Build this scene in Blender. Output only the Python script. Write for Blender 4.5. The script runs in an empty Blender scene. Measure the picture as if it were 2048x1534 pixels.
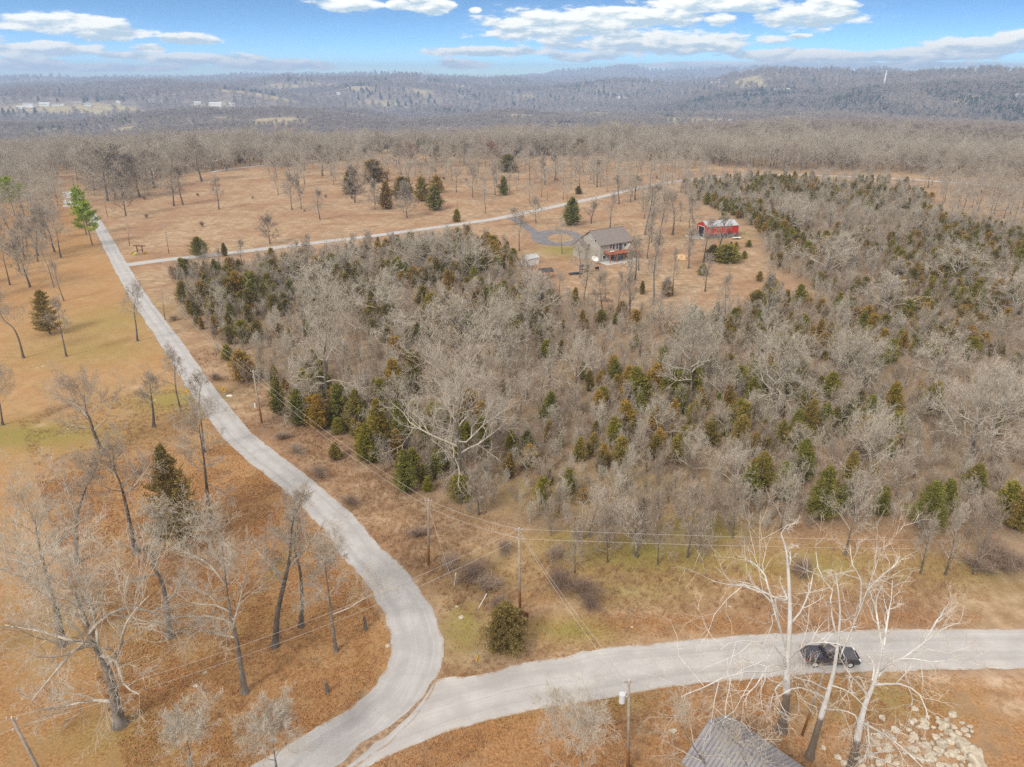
import bpy, math, random
import numpy as np
from mathutils import Vector, Matrix
R = math.radians
SC = bpy.context.scene
COL = SC.collection
# ---------------------------------------------------------------- camera
F = 1420.0; PIT = math.atan(617/F); CH = 58.0
cam_d = bpy.data.cameras.new('camera'); cam = bpy.data.objects.new('camera', cam_d); COL.objects.link(cam)
cam_d.sensor_width = 36; cam_d.lens = 36*F/2048; cam_d.clip_start = 1; cam_d.clip_end = 60000
cam.location = (0, 0, CH); cam.rotation_euler = (math.pi/2-PIT, 0, 0)
SC.camera = cam
# ---------------------------------------------------------------- world, sun, exposure
SUN_EL, SUN_AZ = 42, 215        # azimuth measured clockwise from +Y: behind the camera, to the left
SC.view_settings.view_transform = 'Standard'; SC.view_settings.look = 'None'
SC.view_settings.exposure = 0.86; SC.view_settings.gamma = 1
SC.cycles.volume_bounces = 1; SC.cycles.use_denoising = False
SC.cycles.max_bounces = 5; SC.cycles.diffuse_bounces = 2; SC.cycles.glossy_bounces = 2; SC.cycles.transparent_max_bounces = 8
W = bpy.data.worlds.new('World'); SC.world = W; W.use_nodes = True
def pdir(px, py):
    u, v = (px-1024)/F, (py-767)/F
    f = (math.cos(PIT)-v*math.sin(PIT)); z = -(math.sin(PIT)+v*math.cos(PIT))
    return u, f, z
OVERCAST = 0.62
def build_world():
    nt = W.node_tree; N = nt.nodes; L = nt.links; N.clear()
    def nd(t, **k):
        n = N.new(t)
        for a, b in k.items(): setattr(n, a, b)
        return n
    def m(op, a, b=None, clamp=False):
        n = nd('ShaderNodeMath', operation=op, use_clamp=clamp)
        for i, v in enumerate((a, b)):
            if v is None: continue
            if isinstance(v, (int, float)): n.inputs[i].default_value = v
            else: L.new(v, n.inputs[i])
        return n.outputs[0]
    tc = nd('ShaderNodeTexCoord')
    sky = nd('ShaderNodeTexSky', sky_type='NISHITA', sun_disc=False, sun_elevation=R(SUN_EL), sun_rotation=R(SUN_AZ))
    sky.air_density = 1.0; sky.dust_density = 0.3; sky.ozone_density = 2.5; sky.altitude = 300
    mp = nd('ShaderNodeVectorMath', operation='MULTIPLY'); mp.inputs[1].default_value = (1, 1, 5.5)
    L.new(tc.outputs['Generated'], mp.inputs[0]); L.new(mp.outputs[0], sky.inputs['Vector'])
    bg = nd('ShaderNodeBackground'); bg.inputs['Strength'].default_value = 0.125
    tn = nd('ShaderNodeMix', data_type='RGBA', blend_type='MULTIPLY'); tn.inputs[0].default_value = 1; L.new(sky.outputs[0], tn.inputs[6]); tn.inputs[7].default_value = (.64, .99, 1.08, 1)
    L.new(tn.outputs[2], bg.inputs['Color'])
    sx = nd('ShaderNodeSeparateXYZ'); L.new(tc.outputs['Generated'], sx.inputs[0])
    az = m('ARCTAN2', sx.outputs[0], sx.outputs[1]); el = sx.outputs[2]
    cb = nd('ShaderNodeCombineXYZ'); L.new(az, cb.inputs[0]); L.new(m('MULTIPLY', el, 3.2), cb.inputs[1])
    nz = nd('ShaderNodeTexNoise'); nz.inputs['Scale'].default_value = 26; nz.inputs['Detail'].default_value = 7; nz.inputs['Roughness'].default_value = .6
    L.new(cb.outputs[0], nz.inputs['Vector'])
    of = nd('ShaderNodeVectorMath', operation='ADD'); L.new(cb.outputs[0], of.inputs[0]); of.inputs[1].default_value = (-.006, .016, 0)
    nz2 = nd('ShaderNodeTexNoise'); nz2.inputs['Scale'].default_value = 26; nz2.inputs['Detail'].default_value = 3; nz2.inputs['Roughness'].default_value = .5
    L.new(of.outputs[0], nz2.inputs['Vector'])
    cl = [(120,46,120,17),(220,64,75,15),(385,78,58,9),(300,97,32,9),(90,99,105,13),(260,110,60,6),(400,118,130,10),(560,130,110,9),(60,126,80,11),
          (230,136,150,7),(410,153,40,3),(700,8,60,11),(860,10,42,15),(800,10,26,8),(950,20,12,5),(1120,52,150,27),(1270,34,140,18),(1300,86,205,19),
          (1430,8,160,15),(1400,84,110,15),(975,103,125,8),(1160,113,75,8),(925,128,52,8),(1620,32,105,20),(1650,10,50,12),(1440,38,32,10),
          (1590,110,150,12),(1480,129,220,6),(1780,113,190,9),(1960,88,120,13),(2040,76,60,14),(1900,101,140,10),(1700,131,300,6),(1600,72,20,4),
          (2200,60,120,20),(2350,100,160,16),(-150,80,160,22),(-300,40,120,18),(-420,110,180,12),(2600,40,180,22)]
    best = None
    for (x, y, rx, ry) in cl:
        u, f, z = pdir(x, y); ln = math.sqrt(u*u+f*f+z*z); a0 = math.atan2(u, f); e0 = z/ln
        ra = rx/F*math.cos(a0)**2*1.18; re = ry/F*math.cos(a0)*1.25
        s = nd('ShaderNodeVectorMath', operation='MULTIPLY_ADD'); L.new(cb.outputs[0], s.inputs[0])
        s.inputs[1].default_value = (1/ra, 1/(re*3.2), 0); s.inputs[2].default_value = (-a0/ra, -e0/re, 0)
        ln_ = nd('ShaderNodeVectorMath', operation='LENGTH'); L.new(s.outputs[0], ln_.inputs[0])
        sy_ = nd('ShaderNodeSeparateXYZ'); L.new(s.outputs[0], sy_.inputs[0]); w_ = m('MAXIMUM', m('SUBTRACT', 1.3, ln_.outputs['Value']), 0.0); yy = m('MULTIPLY', w_, sy_.outputs[1])
        ysum = yy if best is None else m('ADD', ysum, yy)
        best = ln_.outputs['Value'] if best is None else m('MINIMUM', best, ln_.outputs['Value'])
    dens = m('SUBTRACT', m('ADD', m('MULTIPLY', nz.outputs[0], 1.7), 0.12), best)
    al = nd('ShaderNodeMapRange', interpolation_type='SMOOTHSTEP'); L.new(dens, al.inputs[0]); al.inputs[1].default_value = -.02; al.inputs[2].default_value = .30
    # thin high veils
    ve = nd('ShaderNodeMapRange', interpolation_type='SMOOTHSTEP'); L.new(m('ADD', dens, .45), ve.inputs[0]); ve.inputs[2].default_value = 1.5; ve.inputs[4].default_value = .22
    fac = m('MAXIMUM', al.outputs[0], ve.outputs[0])
    lit = nd('ShaderNodeMapRange'); L.new(m('ADD', m('SUBTRACT', nz.outputs[0], nz2.outputs[0]), m('MULTIPLY', ysum, .22)), lit.inputs[0]); lit.inputs[1].default_value = -.12; lit.inputs[2].default_value = .10
    lit2 = m('MULTIPLY_ADD' if False else 'MULTIPLY', lit.outputs[0], 1.0)
    cm = nd('ShaderNodeMix', data_type='RGBA'); L.new(lit2, cm.inputs[0]); cm.inputs[6].default_value = (.40,.52,.60,1); cm.inputs[7].default_value = (.86,.86,.80,1)
    bc = nd('ShaderNodeBackground'); L.new(cm.outputs[2], bc.inputs['Color']); bc.inputs['Strength'].default_value = 0.78
    mx = nd('ShaderNodeMixShader'); L.new(fac, mx.inputs[0]); L.new(bg.outputs[0], mx.inputs[1]); L.new(bc.outputs[0], mx.inputs[2])
    # the thin bright overcast that closes the sky higher up
    oc = nd('ShaderNodeBackground'); oc.inputs['Color'].default_value = (1, .965, .93, 1); oc.inputs['Strength'].default_value = OVERCAST
    oe = nd('ShaderNodeMapRange', interpolation_type='SMOOTHSTEP'); L.new(m('ADD', sx.outputs[2], m('MULTIPLY', nz.outputs[0], .08)), oe.inputs[0]); oe.inputs[1].default_value = .17; oe.inputs[2].default_value = .34
    m2 = nd('ShaderNodeMixShader'); L.new(oe.outputs[0], m2.inputs[0]); L.new(mx.outputs[0], m2.inputs[1]); L.new(oc.outputs[0], m2.inputs[2])
    o = nd('ShaderNodeOutputWorld'); L.new(m2.outputs[0], o.inputs[0])
build_world()
sd = bpy.data.lights.new('sun', 'SUN'); sd.energy = 1.5; sd.angle = R(15); sd.color = (1, .95, .86)
so = bpy.data.objects.new('sun', sd); COL.objects.link(so)
so.rotation_euler = (R(90-SUN_EL), 0, R(180-SUN_AZ) if False else -R(SUN_AZ)+math.pi)
_e, _a = R(SUN_EL), R(SUN_AZ)
_v = Vector((math.sin(_a)*math.cos(_e), math.cos(_a)*math.cos(_e), math.sin(_e)))
so.rotation_euler = _v.to_track_quat('Z', 'Y').to_euler()
# ---------------------------------------------------------------- noise and terrain height
_rs = np.random.RandomState(7); _T = _rs.rand(256, 256)
def vnoise(x, y):
    x = np.asarray(x, float); y = np.asarray(y, float)
    xi = np.floor(x).astype(int); yi = np.floor(y).astype(int); fx = x-xi; fy = y-yi
    fx = fx*fx*(3-2*fx); fy = fy*fy*(3-2*fy)
    a = _T[xi & 255, yi & 255]; b = _T[(xi+1) & 255, yi & 255]; c = _T[xi & 255, (yi+1) & 255]; d = _T[(xi+1) & 255, (yi+1) & 255]
    return (a*(1-fx)+b*fx)*(1-fy)+(c*(1-fx)+d*fx)*fy
def fbm(x, y, o=3):
    s = 0; a = .5; t = 0
    for i in range(o): s = s+a*vnoise(x*2**i+17*i, y*2**i+31*i); t += a; a *= .5
    return s/t
def sst(a, b, x):
    t = np.clip((x-a)/(b-a), 0, 1); return t*t*(3-2*t)
def rivr(az): return np.clip(2560-900*(az-.08)+40*np.sin(az*19), 1900, 2600)
def hgt(x, y):
    x = np.asarray(x, float); y = np.asarray(y, float)
    r = np.hypot(x, y); az = np.arctan2(x, np.maximum(y, 1e-3)); az = np.where(y < 0, np.sign(x)*1.6, az)
    right = sst(0.0, .45, az)
    start = 560+70*right; end = 1350+750*right
    d = (62-16*right)*sst(start, end, r)
    amp = sst(800, 1900, r)
    hills = ((fbm(x/620+3, y/620+5, 3)-.5)*150+(fbm(x/1300+13, y/900+5, 2)-.5)*90*sst(2300, 3200, r)*(1-.5*sst(5000, 8000, r)))*amp
    big = (fbm(x/2600+9, y/2600+1, 2)-.5)*60*sst(3000, 6000, r)
    rise = 62*sst(2500, 5200, r)+16*sst(6000, 9500, r)-26*sst(-.15, -.6, az)*sst(3500, 7000, r)
    # river bluff on the right
    s = az-0.16*0
    rv = rivr(az); bl = sst(.16, .32, az)*(sst(rv+60, rv+650, r)*(1-sst(3500, 4600, r)))*(42+30*fbm(az*9+2, r/900, 2))
    val = -4*sst(.02, .12, az)*sst(1500, 1900, r)*(1-sst(2500, 2900, r))
    hills = hills*(1-.85*sst(.0, .15, az)*(1-sst(2350, 2700, r)))
    # blue ridge on the horizon
    mt = (34+112*fbm(az*26+4, az*0+2, 3))*sst(.0, .08, az)*(1-sst(.30, .42, az))*sst(8800, 10300, r)
    big = big-26*sst(-.1, .05, az)*(1-sst(.28, .4, az))*sst(3800, 5000, r)*(1-sst(8000, 9000, r))
    return -d+hills+big+rise+bl+val+mt
_ks = 40*1.0125**np.arange(0, 500)
def at(px, py, z=None):
    """the point of the ground (or of height z) seen at pixel (px, py) of the 2048 px photograph"""
    u, f, zz = pdir(px, py)
    if z is not None or py > 335:
        k = (CH-(z or 0))/-zz; return Vector((u*k, f*k, z or 0))
    hh = hgt(u*_ks, f*_ks); below = (CH+zz*_ks) < hh
    i = int(np.argmax(below)) if below.any() else len(_ks)-1
    a, b = _ks[max(i-1, 0)], _ks[i]
    for _ in range(18):
        c = (a+b)/2
        if CH+zz*c < float(hgt(u*c, f*c)): b = c
        else: a = c
    return Vector((u*b, f*b, float(hgt(u*b, f*b))))
def on_plane(px, py, Y):
    """point of the pixel's ray at forward distance Y"""
    u, f, z = pdir(px, py); k = Y/f
    return Vector((u*k, Y, CH+z*k))
def W2(lst): return np.array([at(*p)[:2] for p in lst])
def inpoly(x, y, poly):
    c = np.zeros(np.shape(x), bool); n = len(poly)
    for i in range(n):
        x1, y1 = poly[i]; x2, y2 = poly[(i+1) % n]
        if y1 == y2: continue
        t = ((y1 > y) != (y2 > y)) & (x < (x2-x1)*(y-y1)/(y2-y1)+x1)
        c ^= t
    return c
# ---------------------------------------------------------------- tagging and mesh helpers
def tag(o, label=None, cat=None, group=None, kind=None):
    for k, v in (('label', label), ('category', cat), ('group', group), ('kind', kind)):
        if v: o[k] = v
    return o
def empty(name, loc, rz=0, label=None, cat=None, group=None):
    o = bpy.data.objects.new(name, None); COL.objects.link(o); o.location = loc; o.rotation_euler = (0, 0, rz); o.empty_display_size = .5
    return tag(o, label, cat, group)
def link(name, me, parent=None, loc=None):
    o = bpy.data.objects.new(name, me); COL.objects.link(o)
    if parent: o.parent = parent
    if loc is not None: o.location = loc
    return o
def np_mesh(name, V, faces, mats, midx=None, smooth=False):
    """faces: list of int arrays (n,3) or (n,4)"""
    me = bpy.data.meshes.new(name); V = np.asarray(V, np.float32)
    faces = [np.asarray(f, np.int32) for f in faces if len(f)]
    me.vertices.add(len(V)); me.vertices.foreach_set('co', V.ravel())
    loops = np.concatenate([f.ravel() for f in faces]); tot = np.concatenate([np.full(len(f), f.shape[1], np.int32) for f in faces])
    me.loops.add(len(loops)); me.loops.foreach_set('vertex_index', loops)
    me.polygons.add(len(tot)); st = np.zeros(len(tot), np.int32); st[1:] = np.cumsum(tot)[:-1]
    me.polygons.foreach_set('loop_start', st)
    for m in mats: me.materials.append(m)
    if midx is not None: me.polygons.foreach_set('material_index', np.asarray(midx, np.int32))
    me.polygons.foreach_set('use_smooth', np.full(len(tot), smooth))
    me.update(calc_edges=True); return me
class MB:
    def __init__(s): s.v = []; s.f = []; s.m = []; s.M = Matrix.Identity(4)
    def add(s, vs, fs, mi=0):
        b = len(s.v); s.v += [tuple(s.M @ Vector(v)) for v in vs]; s.f += [tuple(b+i for i in f) for f in fs]; s.m += [mi]*len(fs); return s
    def box(s, x0, x1, y0, y1, z0, z1, mi=0):
        vs = [(x, y, z) for z in (z0, z1) for y in (y0, y1) for x in (x0, x1)]
        return s.add(vs, [(0,2,3,1),(4,5,7,6),(0,1,5,4),(2,6,7,3),(0,4,6,2),(1,3,7,5)], mi)
    def bar(s, a, b, w, h=None, mi=0):
        a, b = Vector(a), Vector(b); d = (b-a); L = d.length; q = d.to_track_quat('Z', 'Y').to_matrix(); h = h or w
        vs = [a+q @ Vector((x*w/2, y*h/2, z*L)) for z in (0, 1) for y in (-1, 1) for x in (-1, 1)]
        return s.add(vs, [(0,2,3,1),(4,5,7,6),(0,1,5,4),(2,6,7,3),(0,4,6,2),(1,3,7,5)], mi)
    def cyl(s, a, b, r0, r1=None, n=12, mi=0):
        a, b = Vector(a), Vector(b); r1 = r0 if r1 is None else r1; q = (b-a).to_track_quat('Z', 'Y').to_matrix()
        vs = []
        for p, r in ((a, r0), (b, r1)):
            vs += [p+q @ Vector((math.cos(2*math.pi*i/n)*r, math.sin(2*math.pi*i/n)*r, 0)) for i in range(n)]
        fs = [(i, (i+1) % n, n+(i+1) % n, n+i) for i in range(n)]+[tuple(range(n-1, -1, -1)), tuple(range(n, 2*n))]
        return s.add(vs, fs, mi)
    def prism(s, prof, y0, y1, mi=0):
        """profile of (x, z) extruded along y"""
        n = len(prof); vs = [(x, y0, z) for x, z in prof]+[(x, y1, z) for x, z in prof]
        return s.add(vs, [(i, (i+1) % n, n+(i+1) % n, n+i) for i in range(n)]+[tuple(range(n-1, -1, -1)), tuple(range(n, 2*n))], mi)
    def build(s, name, mats, parent=None, loc=None, bevel=0, smooth=False):
        me = bpy.data.meshes.new(name); me.from_pydata(s.v, [], s.f)
        mats = mats if isinstance(mats, (list, tuple)) else [mats]
        for m in mats: me.materials.append(m)
        me.polygons.foreach_set('material_index', s.m); 
        import bmesh
        bm = bmesh.new(); bm.from_mesh(me); bmesh.ops.recalc_face_normals(bm, faces=bm.faces)
        if bevel: bmesh.ops.bevel(bm, geom=bm.edges[:], offset=bevel, segments=2, affect='EDGES', clamp_overlap=True)
        bm.to_mesh(me); bm.free()
        if smooth: me.polygons.foreach_set('use_smooth', [True]*len(me.polygons))
        me.update(); return link(name, me, parent, loc)
# ---------------------------------------------------------------- materials
class NT:
    def __init__(s, name):
        s.m = bpy.data.materials.new(name); s.m.use_nodes = True; s.t = s.m.node_tree; s.N = s.t.nodes; s.L = s.t.links
        s.b = s.N['Principled BSDF']; s.b.inputs['Roughness'].default_value = .85; s.b.inputs['Specular IOR Level'].default_value = .25
    def nd(s, t, **k):
        n = s.N.new(t)
        for a, b in k.items(): setattr(n, a, b)
        return n
    def set(s, sock, v):
        if isinstance(v, bpy.types.NodeSocket): s.L.new(v, sock)
        elif isinstance(v, (tuple, list)): sock.default_value = tuple(v)+((1,) if len(v) == 3 and sock.type == 'RGBA' else ())
        else: sock.default_value = v
    def noise(s, scale, detail=4, rough=.55, vec=None, dim=None, dist=0):
        n = s.nd('ShaderNodeTexNoise'); n.inputs['Scale'].default_value = scale; n.inputs['Detail'].default_value = detail; n.inputs['Roughness'].default_value = rough
        n.inputs['Distortion'].default_value = dist
        if vec is not None: s.L.new(vec, n.inputs['Vector'])
        return n.outputs[0]
    def coord(s, k='Object', scale=None):
        c = s.nd('ShaderNodeTexCoord').outputs[k]
        if scale:
            v = s.nd('ShaderNodeVectorMath', operation='MULTIPLY'); s.L.new(c, v.inputs[0]); v.inputs[1].default_value = scale; return v.outputs[0]
        return c
    def math(s, op, a, b=0, clamp=False):
        n = s.nd('ShaderNodeMath', operation=op, use_clamp=clamp); s.set(n.inputs[0], a); s.set(n.inputs[1], b); return n.outputs[0]
    def ramp(s, f, a, b, lo=0, hi=1, smooth=True):
        n = s.nd('ShaderNodeMapRange', interpolation_type='SMOOTHSTEP' if smooth else 'LINEAR'); s.set(n.inputs[0], f)
        for i, v in zip((1, 2, 3, 4), (a, b, lo, hi)): s.set(n.inputs[i], v)
        return n.outputs[0]
    def mix(s, f, a, b, mode='MIX'):
        n = s.nd('ShaderNodeMix', data_type='RGBA', blend_type=mode); s.set(n.inputs[0], f); s.set(n.inputs[6], a); s.set(n.inputs[7], b); return n.outputs[2]
    def attr(s, name): return s.nd('ShaderNodeAttribute', attribute_name=name).outputs['Fac']
    def rand(s): return s.nd('ShaderNodeObjectInfo').outputs['Random']
    def bump(s, h, strength=.5, dist=.1):
        n = s.nd('ShaderNodeBump'); n.inputs['Strength'].default_value = strength; n.inputs['Distance'].default_value = dist; s.L.new(h, n.inputs['Height']); s.L.new(n.outputs[0], s.b.inputs['Normal'])
    def col(s, c): s.set(s.b.inputs['Base Color'], c); return s
def flat(name, c, rough=.7, metal=0, var=.12, scale=3, spec=.3):
    n = NT(name); f = n.noise(scale, 5, vec=n.coord())
    n.col(n.mix(n.ramp(f, .3, .7), tuple(x*(1-var) for x in c), tuple(min(1, x*(1+var)) for x in c)))
    n.b.inputs['Roughness'].default_value = rough; n.b.inputs['Metallic'].default_value = metal; n.b.inputs['Specular IOR Level'].default_value = spec
    return n.m
def m_ground():
    n = NT('ground_cover'); P = n.coord('Object')
    fine = n.noise(3.4, 6, .75, P); mid = n.noise(.45, 5, .65, P); big = n.noise(.035, 4, .6, P); str_ = n.noise(1.0, 5, .7, n.coord('Object', (.5, 2.4, 1)))
    speck = n.noise(6.5, 3, .9, P)
    straw = n.mix(n.ramp(mid, .3, .7), (.32, .215, .125), (.52, .375, .245))
    straw = n.mix(n.ramp(str_, .45, .75, 0, .35), straw, (.26, .145, .09))
    straw = n.mix(n.ramp(big, .40, .62, 0, .75), straw, (.34, .195, .115)); straw = n.mix(n.ramp(n.noise(.07, 5, .7, P), .52, .70, 0, .6), straw, (.255, .15, .095))
    leaf = n.mix(n.ramp(fine, .32, .68), (.22, .105, .042), (.50, .275, .125))
    leaf = n.mix(n.ramp(speck, .60, .70, 0, .8), leaf, (.56, .33, .17))
    leaf = n.mix(n.ramp(speck, .40, .31, 0, .75), leaf, (.10, .05, .022))
    yel = n.mix(n.ramp(mid, .35, .65), (.35, .225, .11), (.49, .33, .175))
    mot = n.noise(.22, 5, .7, P); straw = n.mix(n.ramp(mot, .40, .68, 0, .55), straw, (.24, .145, .075)); yel = n.mix(n.ramp(mot, .40, .66, 0, .65), yel, (.40, .215, .09)); yel = n.mix(n.ramp(fine, .45, .30, 0, .5), yel, (.20, .12, .045)); leaf = n.mix(n.ramp(mot, .5, .72, 0, .55), leaf, (.28, .15, .06)); leaf = n.mix(n.ramp(mot, .46, .28, 0, .5), leaf, (.48, .30, .14))
    leafw = n.math('MULTIPLY', n.attr('leaf'), n.ramp(n.math('ADD', n.math('MULTIPLY', mid, .6), n.math('MULTIPLY', big, .4)), .38, .55))
    c = n.mix(n.attr('lawn'), straw, yel)
    c = n.mix(leafw, c, leaf)
    green = n.mix(n.ramp(fine, .3, .7), (.19, .165, .04), (.34, .28, .085))
    gw = n.math('MULTIPLY', n.attr('green'), n.ramp(n.math('ADD', n.math('MULTIPLY', mid, .5), n.math('MULTIPLY', fine, .5)), .28, .52))
    c = n.mix(gw, c, green)
    wood = n.mix(n.ramp(fine, .3, .7), (.185, .13, .08), (.36, .265, .175))
    c = n.mix(n.math('MULTIPLY', n.attr('wood'), n.ramp(n.math('ADD', n.noise(.16, 5, .7, P), n.math('MULTIPLY', gw, -.35)), .28, .46)), c, wood)
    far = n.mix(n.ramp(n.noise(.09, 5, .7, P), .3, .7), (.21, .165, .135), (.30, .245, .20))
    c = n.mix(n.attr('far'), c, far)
    c = n.mix(n.attr('field'), c, n.mix(n.ramp(n.noise(.05, 4, .6, P), .3, .7), (.32, .25, .13), (.44, .36, .20)))
    c = n.mix(n.math('MULTIPLY', n.attr('dirt'), n.ramp(mid, .35, .6)), c, (.58, .44, .32))
    n.col(c); n.b.inputs['Roughness'].default_value = 1; n.b.inputs['Specular IOR Level'].default_value = .05
    n.bump(n.math('ADD', n.math('MULTIPLY', fine, .5), mid), .9, .25)
    return n.m
def m_road(name, a, b, streak=True):
    n = NT(name); P = n.coord('Object')
    u = n.nd('ShaderNodeUVMap').outputs[0]
    v = n.nd('ShaderNodeVectorMath', operation='MULTIPLY'); n.L.new(u, v.inputs[0]); v.inputs[1].default_value = (11, .05, 1)
    st = n.noise(1, 5, .7, v.outputs[0]); g = n.noise(.35, 6, .6, P); fine = n.noise(14, 3, .8, P)
    c = n.mix(n.ramp(g, .3, .72), a, b)
    if streak: c = n.mix(n.ramp(st, .45, .7, 0, .45), c, tuple(x*.80 for x in a))
    c = n.mix(n.ramp(st, .42, .3, 0, .5), c, tuple(x*1.12 for x in b))
    c = n.mix(n.ramp(fine, .5, .75, 0, .25), c, (.16, .14, .12))
    sx = n.nd('ShaderNodeSeparateXYZ'); n.L.new(u, sx.inputs[0]); t = n.math('ADD', sx.outputs[0], n.math('MULTIPLY', n.math('SUBTRACT', n.noise(.25, 3, .6, P), .5), .10)); ed = n.math('ABSOLUTE', n.math('SUBTRACT', t, .5))
    if streak:
        tr = n.math('ABSOLUTE', n.math('SUBTRACT', ed, .23)); c = n.mix(n.ramp(tr, .10, .02, 0, .28), c, tuple(x*.80 for x in a)); c = n.mix(n.ramp(ed, .07, .0, 0, .2), c, tuple(min(1, x*1.1) for x in b))
        w = n.nd('ShaderNodeVectorMath', operation='MULTIPLY'); n.L.new(u, w.inputs[0]); w.inputs[1].default_value = (60, .25, 1); c = n.mix(n.ramp(n.noise(1, 3, .6, w.outputs[0]), .5, .72, 0, .25), c, tuple(x*.72 for x in a))
    c = n.mix(n.math('MULTIPLY', n.ramp(ed, .44, .50), n.ramp(n.noise(.8, 5, .75, P), .42, .58)), c, (.34, .23, .14))
    cr = n.nd('ShaderNodeTexVoronoi', feature='DISTANCE_TO_EDGE'); cr.inputs['Scale'].default_value = .28; w = n.nd('ShaderNodeVectorMath', operation='ADD'); n.L.new(P, w.inputs[0])
    nn = n.nd('ShaderNodeTexNoise'); nn.inputs['Scale'].default_value = .8; n.L.new(nn.outputs[1], w.inputs[1]); n.L.new(w.outputs[0], cr.inputs['Vector'])
    c = n.mix(n.math('MULTIPLY', n.ramp(cr.outputs[0], .008, .0, 0, .30), n.ramp(n.noise(.15, 2, .5, P), .5, .6)), c, (.12, .10, .09))
    n.col(c); n.b.inputs['Roughness'].default_value = .95; n.bump(fine, .3, .02); return n.m
def m_bark(name, lo, hi, low=None, zb=0, zw=1, scale=2.2):
    n = NT(name); P = n.coord('Object', (1, 1, .35)); f = n.noise(scale, 6, .75, P, dist=.5)
    c = n.mix(n.ramp(f, .34, .66), lo, hi)
    c = n.mix(n.ramp(n.rand(), 0, 1, 0, .28), c, tuple(x*.6 for x in lo))
    if low:
        sp = n.nd('ShaderNodeSeparateXYZ'); n.L.new(n.coord('Object'), sp.inputs[0])
        z = n.math('ADD', sp.outputs[2], n.math('MULTIPLY', n.noise(.9, 4, .7, n.coord('Object')), zw*2))
        dk = n.mix(n.ramp(f, .3, .7), tuple(x*.6 for x in low), low)
        c = n.mix(n.ramp(z, zb+zw*.6, zb+zw*1.4), dk, c)
    n.col(c); n.bump(f, .6, .05); return n.m
def m_leafy(name, cols, rust=None, rustf=.5, scale=.9):
    n = NT(name); P = n.coord('Object'); f = n.noise(scale, 4, .7, P); r = n.rand(); fi = n.noise(6, 3, .7, P)
    c = n.mix(n.ramp(f, .35, .65), cols[0], cols[1])
    c = n.mix(n.ramp(fi, .45, .75, 0, .6), c, cols[2])
    if rust:
        w = n.math('ADD', n.math('MULTIPLY', r, .9), n.math('MULTIPLY', n.noise(.55, 3, .6, P), .8))
        c = n.mix(n.ramp(w, 1.35-rustf, 1.75-rustf), c, n.mix(n.ramp(fi, .3, .7), rust, tuple(x*1.6 for x in rust)))
    c = n.mix(n.ramp(r, 0, 1, 0, .28), c, tuple(x*.7 for x in cols[0]))
    n.col(c); n.b.inputs['Roughness'].default_value = .9; n.b.inputs['Specular IOR Level'].default_value = .1; return n.m
def m_tonal(name, a, b):
    n = NT(name); r = n.rand(); f = n.noise(.6, 3, .6, n.coord('Object'))
    n.col(n.mix(n.math('ADD', n.math('MULTIPLY', r, .65), n.math('MULTIPLY', f, .35)), a, b)); n.b.inputs['Specular IOR Level'].default_value = .1; return n.m
M = {}
M['ground'] = m_ground()
M['road'] = m_road('weathered_asphalt', (.385, .365, .35), (.485, .465, .45))
M['road2'] = m_road('pale_asphalt', (.41, .385, .365), (.51, .485, .46))
M['drive'] = m_road('dark_asphalt', (.15, .14, .15), (.22, .21, .215), False)
M['gravel'] = m_road('pale_gravel', (.42, .40, .38), (.62, .61, .60), False)
M['dirt'] = flat('packed_dirt', (.30, .20, .125), .95, var=.35, scale=2.5)
M['trunk'] = m_bark('oak_bark', (.115, .095, .078), (.30, .26, .215))
M['trunkd'] = m_bark('dark_bark', (.085, .068, .055), (.22, .185, .155))
M['branch'] = m_bark('lichen_branch', (.33, .28, .22), (.60, .53, .43), scale=1.4)
M['twig'] = m_tonal('twig_grey_brown', (.25, .195, .145), (.43, .355, .275))
M['twigp'] = m_tonal('twig_pale', (.40, .345, .275), (.56, .50, .41))
M['twigr'] = m_tonal('twig_sapling', (.27, .20, .15), (.45, .36, .28))
M['twigred'] = m_tonal('twig_reddish', (.27, .13, .085), (.36, .19, .12))
M['twigfar'] = m_tonal('twig_far', (.28, .225, .19), (.44, .37, .31))
M['syc'] = m_bark('sycamore_bark', (.58, .55, .50), (.86, .84, .80), (.23, .18, .14), 5.2, .8, 1.3)
M['sycb'] = m_bark('sycamore_branch', (.55, .52, .46), (.86, .84, .79), scale=1.6)
M['syctwig'] = m_tonal('sycamore_twig', (.36, .26, .17), (.55, .42, .30))
M['cedar'] = m_leafy('cedar_foliage', ((.165, .145, .026), (.28, .245, .040), (.38, .30, .06)), (.34, .20, .045), .54)
M['cedarg'] = m_leafy('cedar_foliage_dull', ((.15, .145, .034), (.25, .235, .055), (.33, .29, .08)), (.28, .19, .055), .42)
M['cedarb'] = m_leafy('cedar_foliage_brown', ((.145, .115, .034), (.23, .18, .048), (.31, .225, .065)), (.30, .175, .048), .5)
M['pine'] = m_leafy('pine_needles', ((.22, .30, .03), (.40, .48, .06), (.55, .58, .11)))
M['cedard'] = m_leafy('cedar_foliage_dark', ((.19, .14, .05), (.29, .21, .065), (.38, .27, .085)))
M['farcedar'] = m_leafy('far_evergreen', ((.045, .062, .025), (.08, .095, .035), (.11, .12, .045)))
M['grass'] = m_tonal('dry_tall_grass', (.27, .145, .08), (.46, .29, .165))
M['brush'] = m_tonal('brush_stems', (.20, .135, .10), (.34, .245, .18))
M['leaf'] = m_tonal('oak_leaf', (.26, .11, .04), (.52, .29, .13))
M['wood'] = m_bark('weathered_pole', (.24, .19, .15), (.42, .36, .30), (.44, .22, .09), 3.0, .9, 3)
M['steel'] = flat('galvanised', (.62, .63, .64), .45, .3)
M['wire'] = flat('wire', (.50, .47, .44), .6)
M['white'] = flat('white_paint', (.74, .73, .70), .6)
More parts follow.
